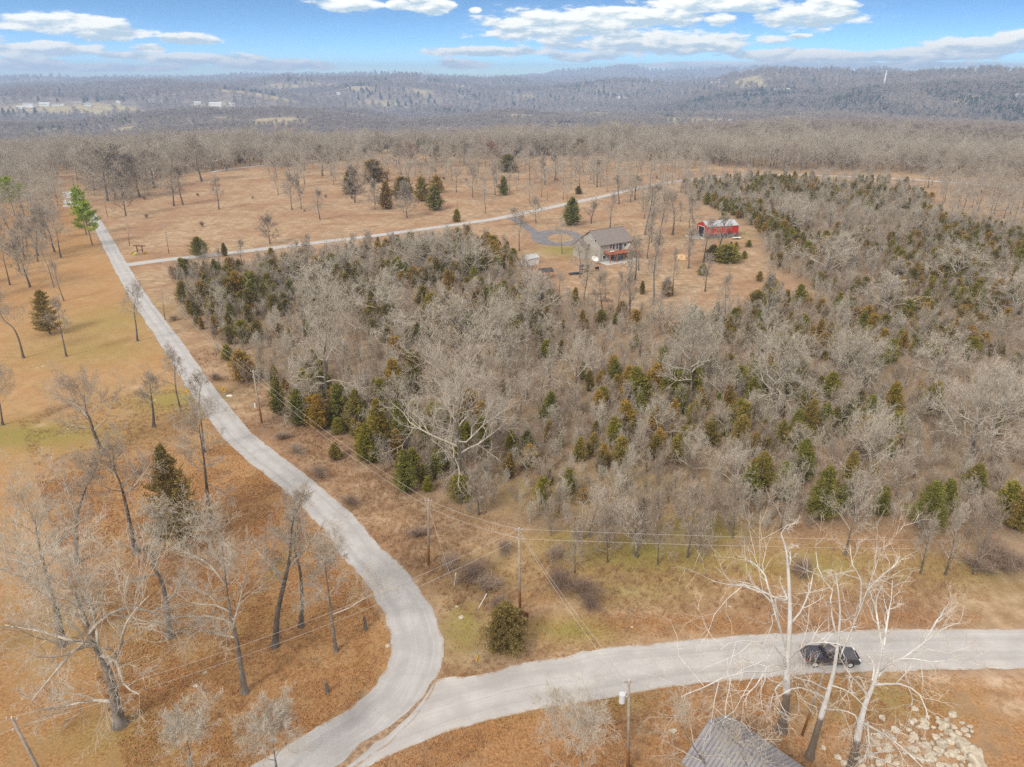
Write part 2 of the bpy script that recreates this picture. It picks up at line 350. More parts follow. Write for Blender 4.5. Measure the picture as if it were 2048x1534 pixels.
M['black'] = flat('black_plastic', (.02, .02, .022), .5)
M['glass'] = flat('window_glass', (.03, .035, .045), .12, spec=.6, var=.3, scale=.7)
M['stone'] = m_bark('limestone', (.38, .31, .23), (.66, .59, .47), scale=2.4)
M['yellow'] = flat('sign_yellow', (.75, .42, .02), .5)
# ---------------------------------------------------------------- roads (edges in photo pixels -> world)
def smooth(P, n):
    P = np.asarray(P, float); m = len(P); out = []
    for i in range(m-1):
        p0, p1, p2, p3 = P[max(i-1, 0)], P[i], P[i+1], P[min(i+2, m-1)]
        for t in np.linspace(0, 1, n, endpoint=False):
            out.append(.5*((2*p1)+(-p0+p2)*t+(2*p0-5*p1+4*p2-p3)*t*t+(-p0+3*p1-3*p2+p3)*t**3))
    out.append(P[-1]); return np.array(out)
def offset(P, w):
    T = np.gradient(P, axis=0); T /= np.linalg.norm(T, axis=1)[:, None]
    return P+np.stack([T[:, 1], -T[:, 0]], 1)*(w if np.isscalar(w) else np.asarray(w)[:, None])
def strip(name, A, B, mat, z, label, cols=5, jit=.12, kind='structure'):
    rng = np.random.RandomState(len(A)); n = len(A); V = []; UV = []
    d = np.concatenate([[0], np.cumsum(np.linalg.norm(np.diff(A, axis=0), axis=1))])
    A = A+(np.stack([vnoise(d*.9, d*0), vnoise(d*.9, d*0+9)], 1)-.5)*jit*3.4; B = B+(np.stack([vnoise(d*.9, d*0+20), vnoise(d*.9, d*0+31)], 1)-.5)*jit*2.2
    for i in range(n):
        for j in range(cols):
            t = j/(cols-1); p = A[i]*(1-t)+B[i]*t
            hz = float(hgt(p[0], p[1])) if np.hypot(*p) > 560 else 0
            V.append((p[0], p[1], hz+z)); UV.append((t, d[i]/4))
    Fc = [(i*cols+j, i*cols+j+1, (i+1)*cols+j+1, (i+1)*cols+j) for i in range(n-1) for j in range(cols-1)]
    me = np_mesh(name, V, [np.array(Fc)], [mat]); uv = me.uv_layers.new(name='UVMap'); UV = np.array(UV)
    uv.data.foreach_set('uv', UV[np.array(Fc).ravel()].ravel().astype(np.float32))
    o = link(name, me)
    me.flip_normals() if me.polygons[0].normal.z < 0 else None
    return tag(o, label, 'road', kind=kind)
r1L = W2([(128,384),(150,405),(178,440),(197,475),(232,545),(262,600),(325,695),(365,762),(440,868),(500,925),(560,975),(640,1052),(688,1119),(729,1163),(758,1213),(776,1254),(782,1298),(764,1348),(717,1401),(599,1474),(480,1545),(300,1640)])
r1L = smooth(r1L, 11); nn = len(r1L)
wid = np.interp(np.arange(nn)/nn, [0, .2, .5, .75, .85, 1], [4.0, 4.5, 4.8, 5.7, 6.2, 6.8])
r1R = offset(r1L, -wid)
if np.linalg.norm(r1R[nn//2]-np.array([0, 150])) > np.linalg.norm(r1L[nn//2]-np.array([0, 150])): r1R = offset(r1L, wid)
road1 = strip('road', r1L, r1R, M['road'], .034, 'pale grey asphalt lane curving down the left side past the pole line')
up = smooth(W2([(845,1362),(907,1353),(960,1350),(1025,1330),(1128,1313),(1198,1299),(1388,1278),(1587,1266),(1759,1259),(2047,1256),(2300,1258),(2700,1268)]), 6)
dn = smooth(W2([(640,1600),(735,1534),(864,1477),(993,1439),(1198,1399),(1376,1370),(1531,1357),(1602,1349),(1841,1342),(2047,1338),(2320,1342),(2800,1355)]), 6)
road2 = strip('road', up, dn, M['road2'], .026, 'wide pale road running to the right edge under the pickup truck')
# left tail of road 2 down to the image bottom
tl = smooth(W2([(560,1640),(690,1534),(790,1460),(845,1362)]), 6); tr = smooth(W2([(560,1680),(645,1600),(735,1534),(864,1477)]), 6)
c3 = smooth(W2([(255,530),(330,520),(420,511),(560,494),(760,470),(950,444),(1000,436),(1100,415),(1200,394),(1300,371),(1400,357),(1480,351),(1600,350),(1800,358),(1940,368),(2045,379),(2200,400)]), 6)
road3 = strip('road', offset(c3, -2.6), offset(c3, 2.6), M['road2'], .05, 'narrow pale road crossing behind the woods from the left junction to the far trees')
c4 = smooth(W2([(420,345),(455,339),(520,332),(600,324),(680,316)]), 6)
strip('path', offset(c4, -1.6), offset(c4, 1.6), M['gravel'], .12, 'thin pale track along the far treeline behind the field')
c5 = smooth(W2([(1022,434),(1040,445),(1058,457),(1070,466),(1080,474)]), 6)
strip('driveway', offset(c5, -2.2), offset(c5, 2.2), M['drive'], .045, 'dark asphalt driveway leaving the pale road')
ec = at(1119, 475); loop = []; loopi = []
for i in range(49):
    a = 2*math.pi*i/48; loop.append((ec.x+math.cos(a)*9.8+(-1.5 if math.cos(a) < 0 else 0), ec.y+math.sin(a)*15)); loopi.append((ec.x+.3+math.cos(a)*4.9, ec.y-1+math.sin(a)*8.5))
strip('driveway', np.array(loop), np.array(loopi), M['drive'], .05, 'dark asphalt turning loop round a lawn island beside the house', jit=.05)
c6 = smooth(W2([(1142,482),(1158,489),(1172,495)]), 5)
strip('driveway', offset(c6, -3.2), offset(c6, 3.2), M['drive'], .055, 'short dark asphalt apron between the loop and the house')
sA = smooth(W2([(884,1352),(868,1365),(857,1385),(842,1406),(812,1438),(776,1468),(735,1500),(700,1528),(660,1560)]), 6)
sw = np.interp(np.linspace(0, 1, len(sA)), [0, .1, .3, .45, .6, .75, .9, 1], [.10, .25, .30, .40, .55, 1.0, .5, 1.3])
strip('dirt_seam', sA, offset(sA, sw), M['dirt'], .046, 'brown dirt seam between the two asphalt roads', cols=3, jit=.08, kind='structure')
# ---------------------------------------------------------------- ground regions
THICK = W2([(335,548),(560,520),(760,494),(940,470),(1000,500),(1060,545),(1110,590),(1200,620),(1350,635),(1480,622),(1560,602),(1660,600),(1600,560),(1530,530),(1535,500),(1515,455),(1450,425),(1372,392),(1362,372),(1480,358),(1700,362),(1815,368),(1850,395),(1890,440),(2100,462),(2300,500),(2700,900),(2700,1120),(2048,1105),(1950,1075),(1800,1068),(1700,1062),(1600,1045),(1480,1075),(1400,1105),(1290,1118),(1150,1085),(1030,1040),(930,1030),(860,985),(780,945),(720,905),(680,870),(600,850),(545,790),(480,742),(440,695),(385,640),(352,590)])
HAZE = 1.75e-4
CREST = [(-300,330),(0,330),(130,335),(128,372),(100,400),(60,440),(-100,520),(-500,520)]
_crest = W2(CREST)
ELX = [-400, 60, 125, 150, 185, 250, 300, 335, 450, 600, 700, 780, 860, 1000, 1150, 1300, 1440, 1500, 1560, 1700, 1830, 2048, 2400]
ELY = [440, 400, 345, 345, 385, 398, 385, 352, 347, 328, 314, 300, 302, 316, 312, 320, 328, 334, 338, 343, 352, 364, 372]
def beyond(px, py, X, Y): return py < np.interp(px, ELX, ELY)+(fbm(X/26+3, Y/40, 3)-.5)*26
fieldpts = [(560,243,52,5),(60,186,45,3),(515,188,70,2),(580,172,40,3),(925,172,30,3),(1385,241,55,6),(1450,245,30,3),(1620,248,40,4),(1665,252,30,4),(1800,258,20,2),(1545,236,30,2),(780,300,18,3),(1700,308,15,3),(1100,172,30,2),(1290,160,20,2),(715,175,25,2),(450,240,25,2),(100,218,110,4),(230,214,80,3),(430,212,40,2),(2040,172,25,2),(1180,228,90,3),(1070,236,60,3),(20,299,60,3),(180,300,30,2),(1330,238,20,4),(1560,258,14,4),(330,178,40,3),(640,168,40,2),(760,205,30,3),(840,184,26,2),(1040,196,30,3),(960,166,50,2),(1500,172,30,2),(1950,200,40,2),(1850,176,30,2),(250,262,26,4),(700,236,30,3),(880,262,30,3),(1420,186,24,2)]
def blob_w(X, Y, lst):
    w = np.zeros(X.shape)
    for (px, py, rx, ry, *s) in lst:
        c = at(px, py); a = at(px, py-ry); b = at(px, py+ry); ex = rx*(c.y/F)*1.04; ey = max(abs(a.y-b.y)/2, 1)
        q = ((X-c.x)/ex)**2+((Y-c.y)/ey)**2
        w = np.maximum(w, (s[0] if s else 1)*np.exp(-q*1.1))
    return w
def fieldmask(X, Y):
    w = np.zeros(X.shape)
    for (px, py, rx, ry) in fieldpts:
        c = at(px, py); b = at(px, py+ry); ex = rx*(c.y/F)*1.04; ey = min(max(abs(c.y-b.y)*2.2, 40), 230)
        q = ((X-c.x)/ex)**2+((Y-c.y)/ey)**2+(fbm(X/40, Y/40, 2)-.5)*1.0
        w = np.maximum(w, (q < 1).astype(float))
    return w
def riverd(X, Y):
    az = np.arctan2(X, np.maximum(Y, 1)); return np.where(az > .0, np.abs(np.hypot(X, Y)-rivr(az)), 1e9)
AZ = np.concatenate([np.linspace(-math.pi, -.86, 24)[:-1], np.linspace(-.86, .86, 620), np.linspace(.86, math.pi, 24)[1:]])
RR = np.concatenate([[0, 15, 30], 38*(12000/38)**(np.linspace(0, 1, 640))])
GA, GR = np.meshgrid(AZ, RR); GX = GR*np.sin(GA); GY = GR*np.cos(GA); GZ = hgt(GX, GY)
nA = len(AZ); nR = len(RR)
V = np.stack([GX.ravel(), GY.ravel(), GZ.ravel()], 1)
ii = (np.arange(nR-1)[:, None]*nA+np.arange(nA-1)[None]).ravel()
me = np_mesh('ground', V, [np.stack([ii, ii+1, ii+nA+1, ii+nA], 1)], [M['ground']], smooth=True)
if me.polygons[nA*20].normal.z < 0: me.flip_normals()
X, Y = V[:, 0], V[:, 1]; rr = np.hypot(X, Y)
LAWN = W2([(-600,330),(60,400),(120,385),(195,480),(325,700),(440,870),(560,980),(690,1120),(780,1270),(760,1350),(600,1475),(450,1570),(200,1900),(-1800,1900),(-2500,900)])
wj = (fbm(X/9, Y/9, 3)-.5)
inl = inpoly(X+wj*4, Y+wj*4, LAWN).astype(float)
ATT = {}
ATT['lawn'] = np.clip(inl+blob_w(X, Y, [(1500,1130,500,60),(1130,1260,120,40)]), 0, 1)
leaf = inl*np.clip(.95-.55*sst(70, 150, rr)+.2*sst(180, 240, rr), 0, 1)
leaf = np.maximum(leaf, (Y < 56).astype(float)*(1-inl)*.95)
leaf = np.maximum(leaf, blob_w(X, Y, [(1350,1250,220,22),(1080,1195,60,14,.8),(1700,1240,300,10,.7),(110,560,90,60,.8),(60,660,90,40,.5),(330,790,90,30,.5),(750,1230,60,120,.7)]))
ATT['leaf'] = leaf
ATT['green'] = blob_w(X, Y, [(1100,980,150,60,.6),(1250,960,120,60,.5),(60,870,200,30),(350,800,110,28,.9),(230,640,120,45,.5),(180,700,140,30,.5),(1300,1110,260,50,1),(1400,1060,140,40,1),(1150,1090,120,50,.8),(1650,1130,160,40,.8),(1250,1180,180,30,.6),(1500,1130,200,30,.7),(1150,1260,110,26,1),(930,1250,60,60,.9),(960,1150,120,60,.5),(1900,1140,180,40,.6),(1130,500,50,12,1),(260,1470,220,60,.45),(1440,470,70,8,.8),(760,1430,40,60,.3),(1750,1400,200,50,.55),(560,1130,30,40,.5),(1000,1420,120,20,.4),(280,1250,300,80,.3),(1230,1400,100,25,.6)])
wj2 = fbm(X/4, Y/4, 3)-.5; wj3 = fbm(X/5+40, Y/5, 3)-.5; wood = sum(inpoly(X+wj*10+wj2*9+a, Y+wj2*9+wj3*10+b, THICK).astype(float) for a, b in ((-3, 0), (3, 1), (0, -3), (1, 4), (0, 0)))/5*.85
dzc = GZ.ravel()-CH; fc = Y*math.cos(PIT)-dzc*math.sin(PIT); fc = np.where(fc < 1, 1, fc); bx = (Y > 200) & beyond(1024+F*X/fc, 767-F*(dzc*math.cos(PIT)+Y*math.sin(PIT))/fc, X, Y) & (rr < 700); wood = np.maximum(wood, bx*.8)
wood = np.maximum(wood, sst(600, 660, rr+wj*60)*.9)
ATT['wood'] = np.clip(wood, 0, 1)
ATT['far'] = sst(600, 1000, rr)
ATT['field'] = fieldmask(X, Y)*(rr > 560)
rvd = np.full(X.shape, 1e9); k = (rr > 1200) & (rr < 5000) & (X > -200); rvd[k] = riverd(X[k], Y[k])
ATT['field'] = np.maximum(ATT['field'], (rvd < 75+90*(fbm(X/200, Y/200, 2)-.5)).astype(float))
ATT['dirt'] = blob_w(X, Y, [(1970,412,70,14,.55),(2010,1365,70,16),(2020,1410,50,22),(1880,1362,60,6,.8),(1850,1500,110,40,.7),(1360,515,12,4,.9),(1330,1465,12,6,.6),(1240,525,50,5,.7),(270,775,14,6,.4),(80,850,14,5,.5)])
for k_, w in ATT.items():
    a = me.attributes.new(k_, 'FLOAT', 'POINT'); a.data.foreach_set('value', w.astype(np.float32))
tag(link('ground', me), 'straw coloured and leaf strewn ground falling away to wooded valleys', 'ground', kind='structure')
# ---------------------------------------------------------------- tree builders
def nrm(a): return a/np.maximum(np.linalg.norm(a, axis=-1, keepdims=True), 1e-9)
def grow(rng, P, D, L, R0, nseg, wob, up, taper):
    n = len(P); pts = [P]; rad = [R0]; d = D; p = P
    for i in range(nseg):
        d = nrm(d+rng.normal(0, wob, (n, 3))+np.array([0, 0, up])); p = p+d*(L/nseg)[:, None]
        pts.append(p); rad.append(R0*(1-(1-taper)*(i+1)/nseg))
    return np.stack(pts, 1), np.stack(rad, 1)
def kids(rng, pts, rad, L, nch, t0, ang, lr, rr, t1=1.0, tip=.55):
    n, k, _ = pts.shape
    t = t0+(t1-t0)*(np.arange(nch)[None]+rng.rand(n, nch))/nch
    s = t*(k-1); i = np.minimum(s.astype(int), k-2); f = (s-i)[..., None]; idx = np.arange(n)[:, None]
    p = pts[idx, i]*(1-f)+pts[idx, i+1]*f; T = nrm(pts[idx, i+1]-pts[idx, i]); r = rad[idx, i]*(1-f[..., 0])+rad[idx, i+1]*f[..., 0]
    ref = rng.normal(size=T.shape); Nn = nrm(np.cross(T, ref))
    a = ang*(.7+.6*rng.rand(n, nch))[..., None]
    D = nrm(np.cos(a)*T+np.sin(a)*Nn)
    Lc = L[:, None]*lr*(1.15-tip*t)*(.7+.6*rng.rand(n, nch))
    return p.reshape(-1, 3), D.reshape(-1, 3), Lc.ravel(), (r*rr).ravel()
def tube(pts, rad, sides):
    n, k, _ = pts.shape; T = nrm(np.gradient(pts, axis=1)); ref = np.where(np.abs(T[..., 2:3]) > .9, np.array([1., 0, 0]), np.array([0, 0, 1.]))
    A = nrm(np.cross(T, ref)); B = np.cross(T, A)
    if sides == 2:
        V = np.stack([pts-A*rad[..., None], pts+A*rad[..., None]], 2).reshape(-1, 3)
        b = (np.arange(n)[:, None]*k+np.arange(k-1)[None]).ravel()*2
        return V, np.stack([b, b+1, b+3, b+2], 1)
    th = 2*np.pi*np.arange(sides)/sides
    V = (pts[:, :, None]+rad[:, :, None, None]*(np.cos(th)[None, None, :, None]*A[:, :, None]+np.sin(th)[None, None, :, None]*B[:, :, None])).reshape(-1, 3)
    b = (np.arange(n)[:, None]*k+np.arange(k-1)[None]).ravel()*sides; F_ = []
    for j in range(sides):
        j2 = (j+1) % sides; F_.append(np.stack([b+j, b+j2, b+sides+j2, b+sides+j], 1))
    return V, np.concatenate(F_)
def join(parts):
    V = []; Fq = []; mi = []; o = 0
    for (v, f, m) in parts: V.append(v); Fq.append(f+o); mi.append(np.full(len(f), m)); o += len(v)
    return np.concatenate(V), np.concatenate(Fq), np.concatenate(mi)
def bare_tree(name, seed, H, CR, mats, trunk=None, tr=None, start=.35, nl=9, nb=7, ntw=6, nf=5, up=.10, wob=.16, tw=.014, ang=.95, leader=True, limbs=None, fine_sides=2, lifted=1.0, rb=.48, rc=.58):
    """returns (trunk mesh, crown mesh). mats = trunk, branch, twig"""
    rng = np.random.RandomState(seed); tr = tr or H*.022
    if trunk is None:
        P, Rd = grow(rng, np.zeros((1, 3)), np.array([[0, 0, 1.]]), np.array([H*.86]), np.array([tr]), 10, .07, .12, .16)
    else:
        tp = smooth(np.array(trunk), 4); P = tp[None]; Rd = (tr*(1-.90*np.linspace(0, 1, len(tp))**.8))[None]
    Rd = Rd.copy(); Rd[0, 0] *= 1.55; 
    if P.shape[1] > 8: Rd[0, 1] *= 1.12
    P = P.copy(); P[0, 0, 2] -= .15
    Lt = np.array([np.linalg.norm(np.diff(P[0], axis=0), axis=1).sum()])
    tparts = [(*tube(P, Rd, 9), 0)]
    p, d, l, r = kids(rng, P, Rd, Lt, nl, start, ang, 1, .62, 1.0, 0)
    t = np.linspace(0, 1, nl); zz = (p[:, 2]/max(P[0, -1, 2], 1))
    gold = rng.rand()*6+np.arange(nl)*2.4; el = ang*(1.05-.6*t)
    d = np.stack([np.cos(gold)*np.sin(el), np.sin(gold)*np.sin(el), np.cos(el)*lifted], 1); d = nrm(d)
    l = CR*(1.25-.45*t)*(.8+.4*rng.rand(nl))
    A = [grow(rng, p, d, l, np.minimum(r, tr*.5), 6, wob, up, .30)]; AL = [l]
    if limbs:
        for (lp, lr0) in limbs:
            q = smooth(np.array(lp), 3); k = 7; s = np.linspace(0, len(q)-1, k); q = np.stack([np.interp(s, np.arange(len(q)), q[:, c]) for c in range(3)], 1)
            A[0] = (np.concatenate([A[0][0], q[None]]), np.concatenate([A[0][1], np.linspace(lr0, lr0*.25, k)[None]]))
            AL[0] = np.append(AL[0], np.linalg.norm(np.diff(q, axis=0), axis=1).sum())
    lp, lr = A[0]; L1 = AL[0]
    tparts.append((*tube(lp, lr, 6), 1))
    if leader:
        p, d, l, r = kids(rng, P, Rd, np.array([CR*1.0]), max(3, nl//2), .8, .5, .9, .6, 1, 0); d = nrm(d+[0, 0, .4])
        e = grow(rng, p, d, l, r, 6, wob, up, .3); lp = np.concatenate([lp, e[0]]); lr = np.concatenate([lr, e[1]]); L1 = np.concatenate([L1, l]); tparts.append((*tube(*e, 5), 1))
    p, d, l, r = kids(rng, lp, lr, L1, nb, .22, .75, .52, rb); b = grow(rng, p, d, l, r, 4, wob*1.2, up*.8, .35)
    p, d, l2, r = kids(rng, b[0], b[1], l, ntw, .2, .7, .52, rc); c = grow(rng, p, d, l2, np.maximum(r, tw*1.3), 3, wob*1.4, up*.7, .4)
    p, d, l3, r = kids(rng, c[0], c[1], l2, nf, .15, .65, .55, .7); f = grow(rng, p, d, l3, np.maximum(r*.7, tw), 2, wob*1.5, up*.6, .5)
    parts = [(*tube(*b, 4), 0), (*tube(*c, 3), 0), (*tube(*f, fine_sides), 1)]
    V1, F1, m1 = join(tparts); V2, F2, m2 = join(parts)
    return np_mesh(name+'_trunk', V1, [F1], [mats[0], mats[1]], m1, True), np_mesh(name+'_crown', V2, [F2], [mats[1], mats[2]], m2)
def sapling_mesh(name, seed, H, CR, mats, stems=5, tw=.013, nb=9, nf=7, low=.15):
    rng = np.random.RandomState(seed)
    th = rng.rand(stems)*6.28; sp = rng.rand(stems)*.30
    D = nrm(np.stack([np.cos(th)*sp, np.sin(th)*sp, np.ones(stems)], 1)); P = np.stack([np.cos(th)*.15, np.sin(th)*.15, np.full(stems, -.1)], 1)
    L = H*(.7+.35*rng.rand(stems)); a = grow(rng, P, D, L, np.full(stems, H*.009), 6, .07, .08, .3)
    p, d, l, r = kids(rng, *a, L, nb, low, .6, CR/H*1.15, .55); b = grow(rng, p, d, l, np.maximum(r, tw), 4, .15, .10, .4)
    p, d, l2, r = kids(rng, *b, l, nf, .12, .6, .5, .7); c = grow(rng, p, d, l2, np.maximum(r*.7, tw), 2, .2, .08, .5)
    p, d, l3, r = kids(rng, *c, l2, 3, .2, .6, .6, .7); e = grow(rng, p, d, l3, np.maximum(r*.6, tw*.75), 2, .2, .06, .5)
    V1, F1, m1 = join([(*tube(*a, 4), 0)]); V2, F2, m2 = join([(*tube(*b, 3), 0), (*tube(*c, 2), 0), (*tube(*e, 2), 0)])
    return V1, F1, V2, F2
def tris(rng, C, D, s, w):
    """one leaf-cluster triangle per centre C pointing along D"""
    n = len(C); ref = rng.normal(size=(n, 3)); S = nrm(np.cross(D, ref)); s = np.asarray(s)[:, None]
    a = C-D*s*.5-S*s*w; b = C-D*s*.5+S*s*w; c = C+D*s*.6
    V = np.stack([a, b, c], 1).reshape(-1, 3); return V, np.arange(n*3).reshape(-1, 3)
def cedar_mesh(name, seed, H, Rd, fol, trunkm, nbr=300, per=15, size=.30, shape=.75, low=.03, lobes=3, bare=0):
    rng = np.random.RandomState(seed)
    h = low+(1-low)*rng.rand(nbr)**1.15; az = rng.rand(nbr)*2*np.pi
    lob = 1+.22*np.sin(az*lobes+rng.rand()*6+h*3)+.16*rng.normal(size=nbr); lob *= .82+.36*vnoise(h*7+seed, az*1.3)
    rad = Rd*np.clip((1-h), .02, 1)**shape*lob*np.minimum(1, .55+h*3)
    t = rng.rand(nbr, per)**.55; base = np.stack([np.cos(az), np.sin(az)], 1)
    lift = .28*rng.rand(nbr)+.15
    C = np.empty((nbr, per, 3)); C[..., :2] = base[:, None]*(rad[:, None]*t)[..., None]; C[..., 2] = (h*H)[:, None]+rad[:, None]*t*lift[:, None]
    C += rng.normal(0, size*.62, C.shape); D = np.empty_like(C); D[..., :2] = base[:, None]; D[..., 2] = .45; D += rng.normal(0, .55, C.shape)
    C = C.reshape(-1, 3); D = nrm(D.reshape(-1, 3)); s = size*(.6+.9*rng.rand(len(C)))
    Vf, Ff = tris(rng, C, D, s, .30)
    top = grow(rng, np.array([[0, 0, -.1]]), np.array([[0, 0, 1.]]), np.array([H*.93]), np.array([H*.02+.04]), 6, .03, .05, .15)
    br = np.stack([np.zeros((nbr//3, 3)), np.zeros((nbr//3, 3))], 1); k = nbr//3
    br[:, 0, 2] = h[:k]*H*.93; br[:, 1, :2] = base[:k]*rad[:k, None]*.8; br[:, 1, 2] = h[:k]*H+rad[:k]*lift[:k]*.8
    V1, F1, _ = join([(*tube(*top, 7), 0), (*tube(br, np.full((k, 2), .02), 3), 0)])
    return np_mesh(name+'_trunk', V1, [F1], [trunkm], smooth=True), np_mesh(name+'_crown', Vf, [Ff], [fol])
def pine_mesh(name, seed, H, Rd, nbr=30, per=260):
    rng = np.random.RandomState(seed)
    top = grow(rng, np.array([[0, 0, -.1]]), np.array([[0, 0, 1.]]), np.array([H*.97]), np.array([.24]), 8, .03, .08, .2)
    h = .30+.68*(np.arange(nbr)+rng.rand(nbr))/nbr; az = np.arange(nbr)*2.4+rng.rand(nbr); rad = Rd*(1-((h-.30)/.72)**1.6)*(.6+.55*rng.rand(nbr))+.5
    Pb = np.stack([np.zeros(nbr), np.zeros(nbr), h*H*.97], 1); D = nrm(np.stack([np.cos(az), np.sin(az), .25+.5*h], 1))
    b = grow(rng, Pb, D, rad, np.full(nbr, .06), 4, .08, .05, .3)
    C = []; Dd = []
    for i in range(nbr):
        k = per; t = .45+.6*rng.rand(k)**.7; s = np.clip(t, 0, 1)*4; j = np.minimum(s.astype(int), 3); f = (s-j)[:, None]
        q = b[0][i][j]*(1-f)+b[0][i][j+1]*f; cl = rng.randint(0, 7, k); offs = rng.normal(0, .42, (7, 3))*[1.4, 1.4, .5]; q = q+offs[cl]+rng.normal(0, .17, (k, 3)); C.append(q); Dd.append(nrm(rng.normal(size=(k, 3))+[0, 0, .6]))
    C = np.concatenate(C); Dd = np.concatenate(Dd); Vf, Ff = tris(rng, C, Dd, .40*(.6+.8*rng.rand(len(C))), .24)
    V1, F1, _ = join([(*tube(*top, 8), 0), (*tube(*b, 4), 0)])
    return np_mesh(name+'_trunk', V1, [F1], [M['trunk']], smooth=True), np_mesh(name+'_crown', Vf, [Ff], [M['pine']])
# ---- placing things
def place2(name, meshes, loc, rz, sc, label, cat, group=None, tilt=0):
    e = empty(name, loc, rz, label, cat, group)
    if tilt: e.rotation_euler = (tilt*math.sin(rz*7), tilt*math.cos(rz*5), rz)
    e.scale = sc if isinstance(sc, tuple) else (sc,)*3
    link('trunk', meshes[0], e); link('crown', meshes[1], e); return e
def ztop(fx, fy, ty):
    c = at(fx, fy); p = on_plane(fx, ty, c.y); return p.z-c.z
def wpp(c): return math.hypot(c.y, CH-c.z)/F     # rough metres per photo pixel there
def local(foot, pts):
    """photo pixels (px, py[, depth offset]) -> local coordinates of a tree standing at foot"""
    c = at(*foot); out = []
    for q in pts:
        w = on_plane(q[0], q[1], c.y+(q[2] if len(q) > 2 else 0)); out.append((w.x-c.x, w.y-c.y, w.z-c.z))
    return out
OAKM = (M['trunk'], M['branch'], M['twigp']); OAKG = (M['trunkd'], M['branch'], M['twig']); REDM = (M['trunkd'], M['twigred'], M['twigred'])
